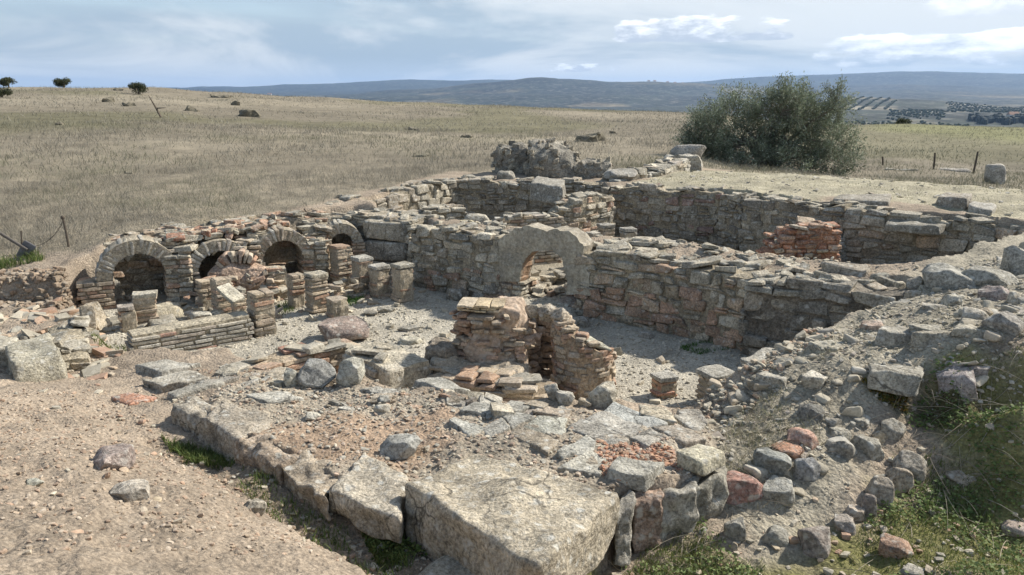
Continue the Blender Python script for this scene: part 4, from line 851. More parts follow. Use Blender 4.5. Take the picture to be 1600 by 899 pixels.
ROCKS = [(1157,792,80,58,(.40,.245,.205),'smooth red boulder leaning at the right corner of the platform'),(1203,744,62,48,(.24,.25,.235),'dark lichened boulder behind the red boulder'),(1260,754,38,40,(.255,.26,.265),'small blue grey round stone right of the dark lichened boulder'),(1215,792,52,54,(.34,.335,.30),'grey boulder touching the right side of the red boulder'),(1246,700,58,36,(.41,.27,.215),'rough reddish stone above a long orange one'),(1232,714,66,24,(.45,.27,.19),'long smooth orange stone below a rough reddish one'),
 (1270,875,68,56,(.37,.325,.29),'large rounded pinkish grey boulder on the grass at the bottom right'),(1316,836,46,32,(.36,.325,.285),'flat pinkish stone above the large rounded boulder'),(1336,816,28,34,(.42,.36,.295),'small pale cube shaped stone on the grass edge'),(1357,806,26,34,(.36,.31,.27),'grey pink stone left of the tall tan stone'),(1374,790,42,46,(.43,.38,.31),'tall tan stone on the slope above the grass'),(1402,772,38,40,(.36,.31,.245),'brown grey stone below the largest grey stone of the slope'),(1421,752,54,44,(.36,.33,.28),'largest grey stone at the top of the slope line above the clover'),
 (1396,873,56,40,(.31,.21,.155),'angular dark brown stone alone on the grass'),(1148,848,38,46,(.34,.33,.29),'upright grey stone in front of the red boulder'),(1208,856,42,36,(.31,.30,.26),'squat grey stone left of the large rounded boulder'),(1146,861,14,14,TN,'tiny cream pebble at the foot of the upright grey stone'),(1504,763,50,32,(.41,.345,.27),'tan oval stone alone at the edge of the shade on the right'),(1426,905,44,18,(.45,.43,.38),'pale stone cut by the bottom edge of the picture'),(1584,836,50,24,(.41,.34,.29),'pinkish stone at the right edge of the picture'),
 (1268,655,38,30,DK,'dark lichened lump among dry stalks below the bank rim'),(1310,690,52,24,(.42,.40,.34),'flat pale stone in the middle of the rubble cluster'),(1354,714,52,34,(.33,.315,.27),'grey stone at the lower right of the rubble cluster'),(1392,684,44,34,(.36,.34,.29),'grey stone at the right end of the rubble cluster'),(1372,692,26,20,(.45,.37,.26),'small tan stone in the rubble cluster'),(1340,664,46,22,(.36,.345,.3),'low grey stone at the top of the rubble cluster'),(1300,668,34,18,GY,'low grey stone left of the top of the rubble cluster'),(1312,716,40,30,(.27,.255,.22),'dark shaded stone at the lower left of the rubble cluster'),
 (1494,614,72,42,(.33,.295,.285),'purple grey wedge stone jutting over the mossy hollow'),(1514,578,90,22,(.35,.315,.295),'flat purple grey stone behind the purple wedge stone'),(1364,518,40,18,(.44,.35,.29),'pink brick piece on the crest of the bank'),(1326,610,42,14,(.43,.29,.21),'flat orange stone at the left of the mossy hollow'),(1548,470,42,28,(.36,.31,.29),'purple grey stone among the rubble at the top right'),(1586,474,32,18,(.44,.39,.31),'cream stone near the right edge among the rubble'),(1516,505,42,24,(.45,.42,.36),'white stone in the rubble row at the top right'),(1563,520,58,36,(.28,.265,.24),'dark rough stone below the rubble row at the right'),(1540,497,26,18,TN,'small tan stone in the rubble row at the top right'),
 (1480,452,84,46,(.34,.335,.30),'large rounded grey boulder where the bank meets the high wall'),(1545,446,76,34,(.31,.30,.26),'broad grey rock right of the large rounded boulder'),(1590,428,50,44,(.36,.345,.30),'grey rock rising at the right edge beside the high wall'),(1376,448,38,22,(.28,.27,.23),'dark low stone at the foot of the bank by the long grey block'),(1432,452,32,20,(.33,.30,.25),'small stone left of the large rounded boulder'),(1454,487,44,14,GY,'flat stone on the sunny crest of the bank'),(1490,478,40,18,(.40,.38,.32),'flat pale stone below the large rounded boulder'),
 (180,736,72,34,(.33,.275,.25),'half buried purple brown stone with yellow lichen on the earth mound'),(211,785,58,32,(.46,.42,.36),'white angular stone on the earth mound'),(52,762,26,12,(.33,.33,.28),'small greenish stone on the left of the earth mound'),(400,805,36,26,(.40,.365,.30),'pale stone set in the slope of the ditch'),(598,862,14,14,(.43,.41,.38),'white pebble on the grass of the ditch'),
 (628,720,68,40,(.335,.335,.31),'broken blue grey slab stone on the dirt behind the large pale kerb block'),(600,647,28,16,(.46,.43,.36),'small bright white stone on the dirt of the platform'),(489,657,28,14,(.44,.42,.36),'flat whitish stone on the dirt left of the bright white stone'),(455,606,24,36,(.36,.36,.32),'upright grey lump left of the big dark lichened lump'),(492,610,66,46,(.28,.285,.275),'big dark lichened lump at the back of the platform dirt'),(550,604,48,46,(.35,.345,.30),'rounded whitish grey lump beside the plastered wall stub'),(535,537,92,42,(.29,.235,.205),'dark purple brown boulder lying on the gravel'),(612,600,34,14,GY,'low grey stone near the platform back edge'),(600,632,30,14,(.34,.335,.30),'low blue grey stone behind the bright white one'),
 (944,640,50,44,(.42,.39,.32),'pale square stone at the foot of the curved wall'),(884,634,30,28,(.43,.41,.36),'small whitish stone in the niche beside the curved wall'),(865,628,24,34,(.41,.39,.34),'upright whitish stone at the back of the niche'),(912,636,26,14,TN,'small tan stone between the niche and the pale square stone'),(712,470,40,24,(.33,.31,.265),'grey boulder fallen at the foot of the plastered arch'),(1094,524,36,22,(.37,.40,.42),'pale blue stone at the foot of the middle wall beside green grass'),(975,505,26,16,(.34,.32,.28),'loose stone in the shade at the foot of the wide wall'),(1008,530,28,12,(.42,.40,.36),'flat pale stone on the shaded gravel'),(908,512,26,22,(.30,.29,.26),'dark stone in the shade right of the plastered arch'),(950,497,40,26,(.33,.30,.26),'grey stone fallen against the wide wall'),
 (260,500,64,30,(.42,.38,.29),'pale fallen block leaning behind the neat low wall'),(256,514,60,18,(.33,.31,.26),'long shaded stone beneath the pale fallen block'),(316,505,34,20,(.45,.43,.37),'white sharp stone behind the middle of the neat low wall'),(338,500,24,14,(.44,.40,.32),'small cream stone behind the right half of the neat low wall'),(205,440,24,20,(.42,.40,.36),'pale round stone inside the largest arch'),(222,438,30,26,(.40,.38,.33),'pale stone on the heap inside the largest arch'),(180,452,20,18,(.42,.40,.35),'pale stone at the left jamb inside the largest arch'),(580,494,28,12,(.38,.355,.3),'flat stone on the gravel beside the last row of pillars'),(602,490,32,12,(.34,.325,.28),'flat shaded stone at the foot of the last brick pillar'),(640,540,42,14,(.42,.40,.33),'flat slab on the gravel behind the plastered wall stub'),(640,520,40,12,(.39,.37,.32),'thin pale slab on the gravel far behind the plastered wall stub')]
for a in ROCKS: rock(*a, grp=GR if a[0] > 1100 else None, sink=(.42 if a[1] < 740 else .3) if a[0] > 1100 else .18)
def lump(px, by, w, h, dd, lab, dep=.8):
    r = ray(px, by); p = np.array([r[0] / r[1] * dd, dd, CAMZ + r[2] / r[1] * dd]); k = dd / FPX; W, Hh = w * k, h * k * 1.12; D = W * dep; root = thing('rubble_mass', lab, 'masonry', tuple(p), 'rough masonry lumps above the dark back wall')
    mb = MB(); cen = p + [0, D * .3, -.05]; boulder(mb, cen, (W, D, Hh), 0, (.27, .255, .22), rnd=.7, cuts=6, seed=int(px), n=20, rough=.10, egg=.35); v = mb.arrays()[0]; ms = mb; cor, col = [], []
    for i in RS.randint(0, len(v), int(150 * W * Hh / .9)):
        a, b = turn(U(0, 3.1)); s = U(.025, .075); cor.append(boxc(v[i] + RS.normal(0, .01, 3), a * s + [0, 0, U(-.02, .02)], b * s * .7 + [0, 0, U(-.02, .02)], (0, 0, s * U(.5, .9)))); col.append(pick(DARKL + LIME[:2], 1)[0])
    hexas(ms, cor, col, r=.02, amp=.012, jit=.3); ms.build('rubble_body', M['mortar'], root)
lump(806, 285, 70, 52, 17.3, 'left of two rough masonry boulders above the dark back wall'); lump(862, 285, 94, 58, 16.9, 'tallest of two rough masonry boulders above the dark back wall'); lump(922, 285, 64, 34, 16.7, 'low masonry lump right of the two rough boulders')
for px, by, w, h, c, lab, dd in ((790,290,28,22,(.36,.34,.295),'small squared stone before the left masonry boulder',16.1),(1076,252,52,24,(.29,.28,.26),'dark rounded rock behind the upper end of the pale ridge wall',18.9),(1070,270,64,28,(.41,.395,.35),'long pale rock at the upper end of the pale ridge wall',18.3),(1552,288,24,26,(.38,.36,.32),'upright rock in the dark slot at the right of the concrete floor',None),(970,282,50,18,(.36,.34,.3),'grey slab stone at the lower end of the pale ridge wall',15.7),(745,362,40,26,(.36,.335,.28),'round grey stone on the wall top left of the pale cross wall',11.9),(722,364,44,20,(.44,.39,.27),'yellow lichened stone on the wall top left of the pale cross wall',11.6),(1230,268,26,6,(.36,.34,.29),'thin slab lying on the far side of the concrete floor',None),(1405,267,56,4,(.42,.41,.36),'long pale slab beyond the far edge of the concrete floor',None),(1490,268,40,4,(.33,.31,.28),'dark slab beyond the far edge of the concrete floor',None)):
    rock(px, by, w, h, c, lab, name='rock', cat='rock', d=dd, depth=.7, sink=.62 if h < 10 else .12, rough=.10 if w > 60 else .06, n=16 if w > 60 else 10, rnd=.6, cuts=4, mat='mortar' if w > 60 and by < 286 else 'stone')
for q, z, h, c, lab in (([(1368,526),(1376,519),(1430,519),(1426,529)],.98,.12,(.37,.35,.30),'squared tile block standing on edge on the bank'), ([(1422,537),(1432,529),(1488,530),(1484,541)],.97,.07,(.43,.40,.33),'pale flat block right of the upright tile block on the bank'), ([(1424,522),(1434,513),(1476,516),(1470,526)],1.0,.08,(.40,.38,.32),'slab behind the two tile blocks on the bank'), ([(1490,530),(1502,517),(1562,521),(1556,536)],1.03,.06,(.40,.375,.31),'broad pale slab at the right of the tile blocks on the bank'), ([(1360,584),(1366,562),(1448,572),(1440,592)],.86,.07,(.40,.38,.325),'wide lichened slab overhanging the mossy hollow'), ([(1250,590),(1262,583),(1296,586),(1288,594)],.78,.06,(.39,.37,.32),'small slab on the open slope of the bank'), ([(1180,592),(1196,578),(1240,584),(1226,600)],.72,.07,(.41,.39,.34),'flat slab on the bank rim nearest the capped pillar'), ([(1262,548),(1278,538),(1320,543),(1304,556)],.84,.06,(.42,.40,.335),'flat slab on the bank rim above the dark corridor')):
    mb = MB(); pts = np.array([P(x, y, z) for x, y in q]); gz = H(pts[:, 0], pts[:, 1]).mean(); pts[:, 2] = np.maximum(pts[:, 2], gz + h * .55)
    hexas(mb, [quadc(pts, h + .04, .02)], [c], r=.014, n=9, amp=.014, freq=8, jit=.3, tight=.88); tag(mb.build('slab', M['block'], smooth=True), lab, 'stone slab', 'slabs lying on the right bank')

# ------------------------------------------------------------------ uncountable small stones
def inpoly(poly, n):
    p = np.array(poly); lo, hi = p.min(0), p.max(0); out = []
    while sum(map(len, out)) < n:
        q = RS.uniform(lo, hi, (n * 2, 2)); out.append(q[poly_sd(q[:, 0], q[:, 1], poly) > 0])
    return np.concatenate(out)[:n]
def offflags(q, z):
    m = np.ones(len(q), bool)
    for p in FP: m &= poly_sd(q[:, 0], q[:, 1], p) < .012
    return m
def pebbles(mb, xy, smin, smax, pal, flat=.6, sinkf=.25, pw=2.5, keep=None, n3=2):
    z = H(xy[:, 0], xy[:, 1]); n = len(xy); s = smin + (smax - smin) * RS.uniform(0, 1, n) ** pw
    if keep is not None: k = keep(xy, z); xy, z, s = xy[k], z[k], s[k]; n = len(xy)
    a = RS.uniform(0, 6.28, n); e = RS.uniform(.55, 1, n); f = flat * RS.uniform(.6, 1.2, n); tl = RS.uniform(-.35, .35, (n, 2))
    ax = np.stack([np.cos(a), np.sin(a), tl[:, 0]], 1) * (s / 2)[:, None]; ay = np.stack([-np.sin(a), np.cos(a), tl[:, 1]], 1) * (s / 2 * e)[:, None]
    az = np.stack([-tl[:, 0] * .5, -tl[:, 1] * .5, np.ones(n)], 1) * (s / 2 * f)[:, None]
    c = np.stack([xy[:, 0], xy[:, 1], z + s * f * (.5 - sinkf)], 1)
    cor = np.stack([c + (2 * i - 1) * ax + (2 * j - 1) * ay + (2 * k - 1) * az for k in (0, 1) for j in (0, 1) for i in (0, 1)], 1)
    cor = cor + RS.uniform(-.28, .28, cor.shape) * (s * .6)[:, None, None] * np.array([1, 1, f.mean()])
    hexas(mb, cor, pick(pal, n), r=.012 if n3 == 2 else .025, n=n3, amp=0 if n3 == 2 else .014, jit=0 if n3 == 2 else .2)
PB = WARM + [(.45, .42, .36), (.40, .30, .23)]
BANKP = [tuple(P(*a)[:2]) for a in ((1090,650,.5),(1170,592,.7),(1250,535,.8),(1420,462,.93),(1500,420,1.05),(1640,380,1.13),(1700,560,1.),(1600,590,.95),(1420,612,.74),(1330,690,.55),(1230,780,.36),(1130,740,.45))]
mb = MB(); pebbles(mb, inpoly(BANKP, 5200), .006, .04, LIME + GREYB + DARKL[3:], pw=2.5); pebbles(mb, inpoly(BANKP, 150), .05, .15, LIME + GREYB + DARKL[3:], pw=2.2, flat=.5, sinkf=.5, n3=5); RIM = [tuple(P(*q)[:2]) for q in ((1085,655,.4),(1120,625,.2),(1180,580,.6),(1260,525,.7),(1300,540,.8),(1190,600,.7),(1150,660,.55))]; pebbles(mb, inpoly(RIM, 1100), .01, .06, LIME + WARM, pw=2.); pebbles(mb, inpoly(RIM, 40), .05, .14, LIME, pw=1.8, n3=4, flat=.5)
kind(mb.build('bank_rubble', M['pebble']), 'stuff', 'pale rubble strewn over the right bank')
MOUND = [tuple(P(*a)[:2]) for a in ((-60,900,1.2),(-60,620,.6),(150,600,.3),(262,690,.3),(380,785,.4),(560,930,.5))]
mb = MB(); pebbles(mb, inpoly(MOUND, 3400), .005, .028, [(.40,.33,.26),(.36,.29,.22),(.44,.38,.31),(.38,.29,.22),(.33,.25,.19)], pw=2.5); pebbles(mb, inpoly(MOUND, 60), .03, .07, WARM, pw=2.5, sinkf=.4); kind(mb.build('earth_pebbles', M['pebble']), 'stuff', 'crumbs and pebbles on the earth mound at the left')
mb = MB(); pebbles(mb, inpoly(PLATF, 5200), .006, .036, [(.38,.32,.26),(.37,.29,.23),(.42,.38,.31),(.36,.345,.3),(.33,.27,.21)], pw=2.6, keep=offflags)
redz = pxp([(935,705),(975,695),(1060,705),(1110,720),(1100,740),(1030,730),(985,765),(930,745)], .57); pebbles(mb, inpoly(redz, 900), .010, .034, REDB + [(.41,.31,.25)], pw=1.5, keep=offflags); pebbles(mb, inpoly(pxp([(930,695),(960,690),(1060,705),(1010,712)], .57), 260), .012, .03, REDB, pw=1.5, keep=offflags)
kind(mb.build('platform_rubble', M['pebble']), 'stuff', 'reddish crumbs and gravel between the flagstones')
mb = MB(); pebbles(mb, inpoly(PIT_AB, 9000), .012, .045, [(.46,.43,.36),(.41,.385,.32),(.50,.47,.395),(.37,.345,.285)], pw=2., keep=lambda q, z: z < .12); pebbles(mb, inpoly(PIT_AB, 160), .05, .12, LIME, pw=1.5, keep=lambda q, z: z < .3); kind(mb.build('floor_gravel', M['pebble']), 'stuff', 'pale gravel covering the hypocaust floors')
mb = MB(); LAWN = [tuple(P(*a)[:2]) for a in ((950,905,.2),(1060,840,.25),(1200,790,.35),(1340,700,.5),(1420,640,.6),(1620,690,.5),(1680,920,.35))]
pebbles(mb, inpoly(LAWN, 500), .008, .06, LIME + WARM + DARKL[3:], pw=3.); pebbles(mb, inpoly(DITCH, 500), .008, .04, WARM, pw=2.5); LSTR = [tuple(P(*a)[:2]) for a in ((-40,560,.4),(-40,440,.6),(110,440,.5),(140,480,.26),(215,545,.26),(160,590,.3))]
pebbles(mb, inpoly(LSTR, 300), .03, .2, LIME + WARM[7:10], pw=2.2, flat=.4, sinkf=.4); pebbles(mb, inpoly(PLC, 1500), .012, .08, LIME + GREYB, pw=4., flat=.4, sinkf=.4); pebbles(mb, inpoly(PIT_CD, 500), .03, .16, LIME + DARKL, pw=2.)
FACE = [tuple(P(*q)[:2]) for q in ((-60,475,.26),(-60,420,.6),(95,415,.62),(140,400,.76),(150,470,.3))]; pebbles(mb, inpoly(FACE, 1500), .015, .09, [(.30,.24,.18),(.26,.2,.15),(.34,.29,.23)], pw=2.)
RDG = [(.9,10.25),(2.9,8.95),(4.35,7.95),(4.6,8.6),(3.4,9.5),(1.2,10.7)]; pebbles(mb, inpoly(RDG, 500), .01, .06, LIME + WARM[:8], pw=2.2); pebbles(mb, inpoly([(-1.2,11.9),(-.1,11.2),(.2,11.6),(-.9,12.1)], 160), .02, .1, LIME, pw=2.)
kind(mb.build('scattered_stones', M['pebble']), 'stuff', 'small stones scattered on the ditch, grass, concrete floor and left strip')
mb = MB(); EDGE = [tuple(P(*a)[:2]) for a in ((200,600,.3),(330,575,.3),(480,560,.42),(640,585,.5),(740,615,.5),(690,640,.54),(480,640,.54),(330,622,.45),(240,630,.35))]
pebbles(mb, inpoly(EDGE, 45), .05, .16, LIME + GREYB + BRICK[3:5], pw=1.6, flat=.35, sinkf=.4); pebbles(mb, inpoly(EDGE, 1200), .008, .04, WARM, pw=2.5)
pebbles(mb, inpoly(pxp([(690,625),(740,610),(830,636),(900,640),(860,660),(760,660)], .52), 30), .08, .18, LIME + GREYB, pw=1.5, flat=.45, sinkf=.4, keep=offflags); kind(mb.build('edge_rubble', M['stone']), 'stuff', 'broken slabs and rubble along the back edge of the platform')
# ------------------------------------------------------------------ plants
def leaves(mb, c, d, ln, wd, cols, roll=None):
    """one folded quad per leaf: c base points, d directions"""
    n = len(c); d = d / np.linalg.norm(d, axis=1, keepdims=True); r = RS.normal(0, 1, (n, 3)); s = np.cross(d, r); s /= np.linalg.norm(s, axis=1, keepdims=True) + 1e-9
    ln = np.broadcast_to(ln, n)[:, None]; wd = np.broadcast_to(wd, n)[:, None]
    v = np.stack([c, c + d * ln * .5 + s * wd * .5, c + d * ln, c + d * ln * .5 - s * wd * .5], 1).reshape(-1, 3)
    mb.add(v, q=np.arange(n * 4).reshape(-1, 4), c=np.repeat(cols, 4, 0))
def blades(mb, p, h, w, lean, cols, two=True):
    n = len(p); a = RS.uniform(0, 6.28, n); s = np.stack([np.cos(a), np.sin(a), 0 * a], 1) * (np.broadcast_to(w, n)[:, None] / 2)
    b = RS.uniform(0, 6.28, n); L = np.stack([np.cos(b), np.sin(b), 0 * b], 1) * (h * lean * RS.uniform(.2, 1.2, n))[:, None]; up = np.zeros((n, 3)); up[:, 2] = h
    if two:
        v = np.stack([p - s, p + s, p + up * .55 + L * .3 + s * .8, p + up * .55 + L * .3 - s * .8, p + up * .92 + L], 1).reshape(-1, 3); i = np.arange(n)[:, None] * 5
        mb.add(v, q=i + [[0, 1, 2, 3]], t=i + [[3, 2, 4]], c=np.repeat(cols, 5, 0))
    else:
        v = np.stack([p - s, p + s, p + up + L], 1).reshape(-1, 3); mb.add(v, t=np.arange(n * 3).reshape(-1, 3), c=np.repeat(cols, 3, 0))
def shade(base, n, v=.2):
    return np.array(base)[RS.randint(0, len(base), n)] * RS.uniform(1 - v, 1 + v, (n, 1))
def atz(q, dz=0.): return np.concatenate([q, (H(q[:, 0], q[:, 1]) + dz)[:, None]], 1)

# the olive tree
def olive():
    D = 24.6; k = D / FPX / cp; bx = lambda px: (px - 800) / FPX * D / 1.02
    zc = lambda py: CAMZ + ray(1205, py)[2] / ray(1205, py)[1] * D
    gx = bx(1205); gz = float(H(gx, D)[0]); root = thing('olive_tree', 'large bushy grey green olive tree behind the concrete floor', 'tree', (gx, D, gz))
    lob = [(1110,214,38,42),(1148,189,42,40),(1203,174,46,34),(1250,186,46,38),(1304,224,30,34),(1238,224,60,46),(1168,231,60,42),(1110,249,38,26),(1290,251,40,26),(1198,254,85,24),(1290,165,12,24),(1216,153,18,14),(1083,224,14,26),(1248,163,16,18)]
    tr = MB(); tw = MB(); lf = MB(); base = np.array([gx, D, gz - .1]); C, Dv, S = [], [], []
    for i in range(5):
        a = i * 1.3; p0 = base + [.12 * math.cos(a), .12 * math.sin(a), 0]; tip = base + [.9 * math.cos(a) + U(-.2, .2), .6 * math.sin(a), 1.1]
        tube(tr, [p0, p0 * .55 + tip * .45 + [0, 0, .12], tip], [.13, .09, .06], (.16, .14, .115), 8)
    for (px, py, rx, ry) in lob:
        c = np.array([bx(px), D + U(-.8, .8), zc(py)]); rad = np.array([rx * k, max(min(rx * k, 1.0), .35) * 1.1, ry * k]); m = base + [(c[0] - gx) * .3, 0, .9]
        tube(tr, [m, m * .5 + c * .5 + [0, 0, .1], c], [.06, .04, .015], (.17, .15, .125), 6)
        nt = int(18 + 60 * rx * ry / 1500)
        for j in range(nt):
            u = RS.normal(0, 1, 3); u /= np.linalg.norm(u); q = c + u * rad * U(.35, 1.0) ** .6; dr = u * .6 + [0, 0, .5] + RS.normal(0, .35, 3); L = U(.25, .55); dr /= np.linalg.norm(dr)
            tube(tw, [c * .6 + q * .4, q, q + dr * L], [.010, .007, .003], (.2, .18, .15), 3)
            n = 78; t = RS.uniform(-.4, 1, n); sp = RS.normal(0, .07, (n, 3))
            C.append(q + dr * (t * L)[:, None] + sp); Dv.append(dr + RS.normal(0, .75, (n, 3))); tone = U(.9, 2.0); S.append(np.full(n, tone))
    C, Dv, S = np.concatenate(C), np.concatenate(Dv), np.concatenate(S); n = len(C)
    cols = shade([(.115,.14,.09), (.145,.17,.115), (.09,.11,.07), (.23,.25,.195), (.13,.145,.10)], n, .2) * S[:, None]
    leaves(lf, C, Dv, RS.uniform(.06, .11, n), RS.uniform(.018, .03, n), cols)
    tr.build('trunk', M['bark'], root); tw.build('twigs', M['bark'], root); lf.build('crown', M['leaf'], root)
olive()
def bush(px, py, w, h, r, lab, cat='bush', col=((.06,.07,.035), (.05,.06,.03), (.08,.085,.045)), grp=None):
    th = AZ(px); x, y = r * math.sin(th), r * math.cos(th); z = float(H(x, y)[0]); k = r / FPX; W, Hh = w * k, h * k
    root = thing('bush', lab, cat, (x, y, z), grp); mb = MB(); C = []
    for i in range(16):
        u = RS.normal(0, 1, 3); u /= np.linalg.norm(u); c = np.array([x, y, z + Hh * .52]) + u * [W * .3, W * .3, Hh * .26]; q = RS.normal(0, 1, (110, 3)); q /= np.linalg.norm(q, axis=1, keepdims=True); C.append(c + q * [W * .22, W * .22, Hh * .24] * RS.uniform(.5, 1.05, (110, 1)))
    C = np.concatenate(C); n = len(C); leaves(mb, C, RS.normal(0, 1, (n, 3)), .022 * r / 8 * .55, .012 * r / 8 * .6, shade(col, n, .25)); mb.build('crown', M['leaf'], root)
    tb = MB(); tube(tb, [(x, y, z - .1), (x + .05, y, z + Hh * .3), (x, y, z + Hh * .6)], [W * .05, W * .035, W * .015], (.14, .12, .1), 6); tb.build('trunk', M['bark'], root)
for a in ((17,137,20,13,78,'round dark bush on the field skyline at the far left'),(103,138,24,14,80,'dome shaped bush on the field skyline, middle of three'),(218,144,28,16,64,'largest dark bush on the field skyline beside the blue hills'),(4,147,28,14,60,'dark scrub clump at the left edge below the skyline bush'),(1415,190,21,14,84,'lone round dark tree standing on the far green slope')): bush(*a)
# rocks and heaps lying in the field
for px, by, w, h, lab in ((390,183,34,11,'long dark rock heap in the middle of the field'),(298,174,20,9,'dark stone heap left of the long rock heap in the field'),(369,165,14,8,'small dark boulder behind the long rock heap'),(170,160,18,7,'grey stone below the skyline bushes'),(202,166,20,6,'flat grey stone right of another below the skyline bushes'),(186,142,16,5,'stone on the skyline between two bushes'),(345,153,34,4,'low stone row at the crest of the field'),(645,204,20,6,'grey stone in the middle distance of the field'),(660,246,34,8,'dark heap in the field left of the rock mass'),(730,216,24,8,'dark heap in the field above the rock mass'),(920,222,60,16,'mossy stone heap on the slope behind the rock mass'),(94,196,12,5,'dark stone alone on the left of the field'),(958,209,14,5,'pale stone on the slope behind the rock mass'),(200,272,14,5,'small dark stone low in the left field')):
    g = G(px, by); rock(px, by, w, h * .8, (.19,.175,.135), lab, name='field_rock', cat='rock', z=g[2], rough=.2, rnd=.6, sink=.42, n=9, depth=.6, mat='mortar')
mb = MB(); p = G(252, 184); tube(mb, [p, p + [-.25, .1, .45], p + [-.5, .1, .95]], [.05, .04, .015], (.12, .1, .08), 5); tube(mb, [p + [-.2, .1, .4], p + [.25, 0, .42]], [.03, .01], (.12, .1, .08), 5); tag(mb.build('dead_branch', M['bark']), 'bare dead branch sticking up in the left field', 'branch')

# dry grass of the field
def field_grass():
    mb = MB()
    for r0, r1, n, h0, h1, w in ((9.5, 20, 80000, .05, .2, .0045), (20, 36, 52000, .07, .2, .010), (36, 85, 36000, .08, .2, .028)):
        th = RS.uniform(-.66, .66, n); r = np.sqrt(RS.uniform(r0 * r0, r1 * r1, n)) if r0 > 10 else np.sqrt(RS.uniform(r0 ** 2, r1 ** 2, n)); x, y = r * np.sin(th), r * np.cos(th)
        k = (poly_sd(x, y, FIELDP) > .1 * vn(xyz(x, y, 3.), 5)) | ((th > .1) & (r > 20.5)) ; k &= (np.hypot(x - 8.3, y - 24.6) > 1.0)
        den = fbm(xyz(x, y, .55 if r0 < 30 else .2), 3, 71); k &= den > RS.uniform(-1.3, .5, n); q = np.stack([x, y], 1)[k]; p = atz(q, -.01); m = len(p); rr = np.hypot(q[:, 0], q[:, 1])
        h = RS.uniform(h0, h1, m) * (1 + .35 * den[k]); g = sstep(.15, .6, fbm(xyz(q[:, 0], q[:, 1], .28), 3, 75) + .9 * sstep(.22, .36, ang(q[:, 0], q[:, 1])) * sstep(24, 40, rr) + .5 * np.exp(-((q[:, 0] + 5.2) ** 2 + (q[:, 1] - 11.6) ** 2) / 2.5))[:, None]
        c = shade([(.27,.25,.198), (.22,.204,.16), (.195,.18,.146), (.305,.284,.23), (.215,.2,.165)], m, .18); c = c * (1 - .45 * g) + shade([(.15,.165,.08), (.19,.195,.105)], m) * .45 * g
        blades(mb, p, h, w * RS.uniform(.7, 1.4, m), 1.3, c, two=r0 < 30)
    kind(mb.build('dry_grass', M['straw']), 'stuff', 'dry grey tan grass covering the field')
field_grass()
GREEN = [(.10,.145,.04), (.13,.175,.055), (.08,.12,.035), (.17,.19,.06)]
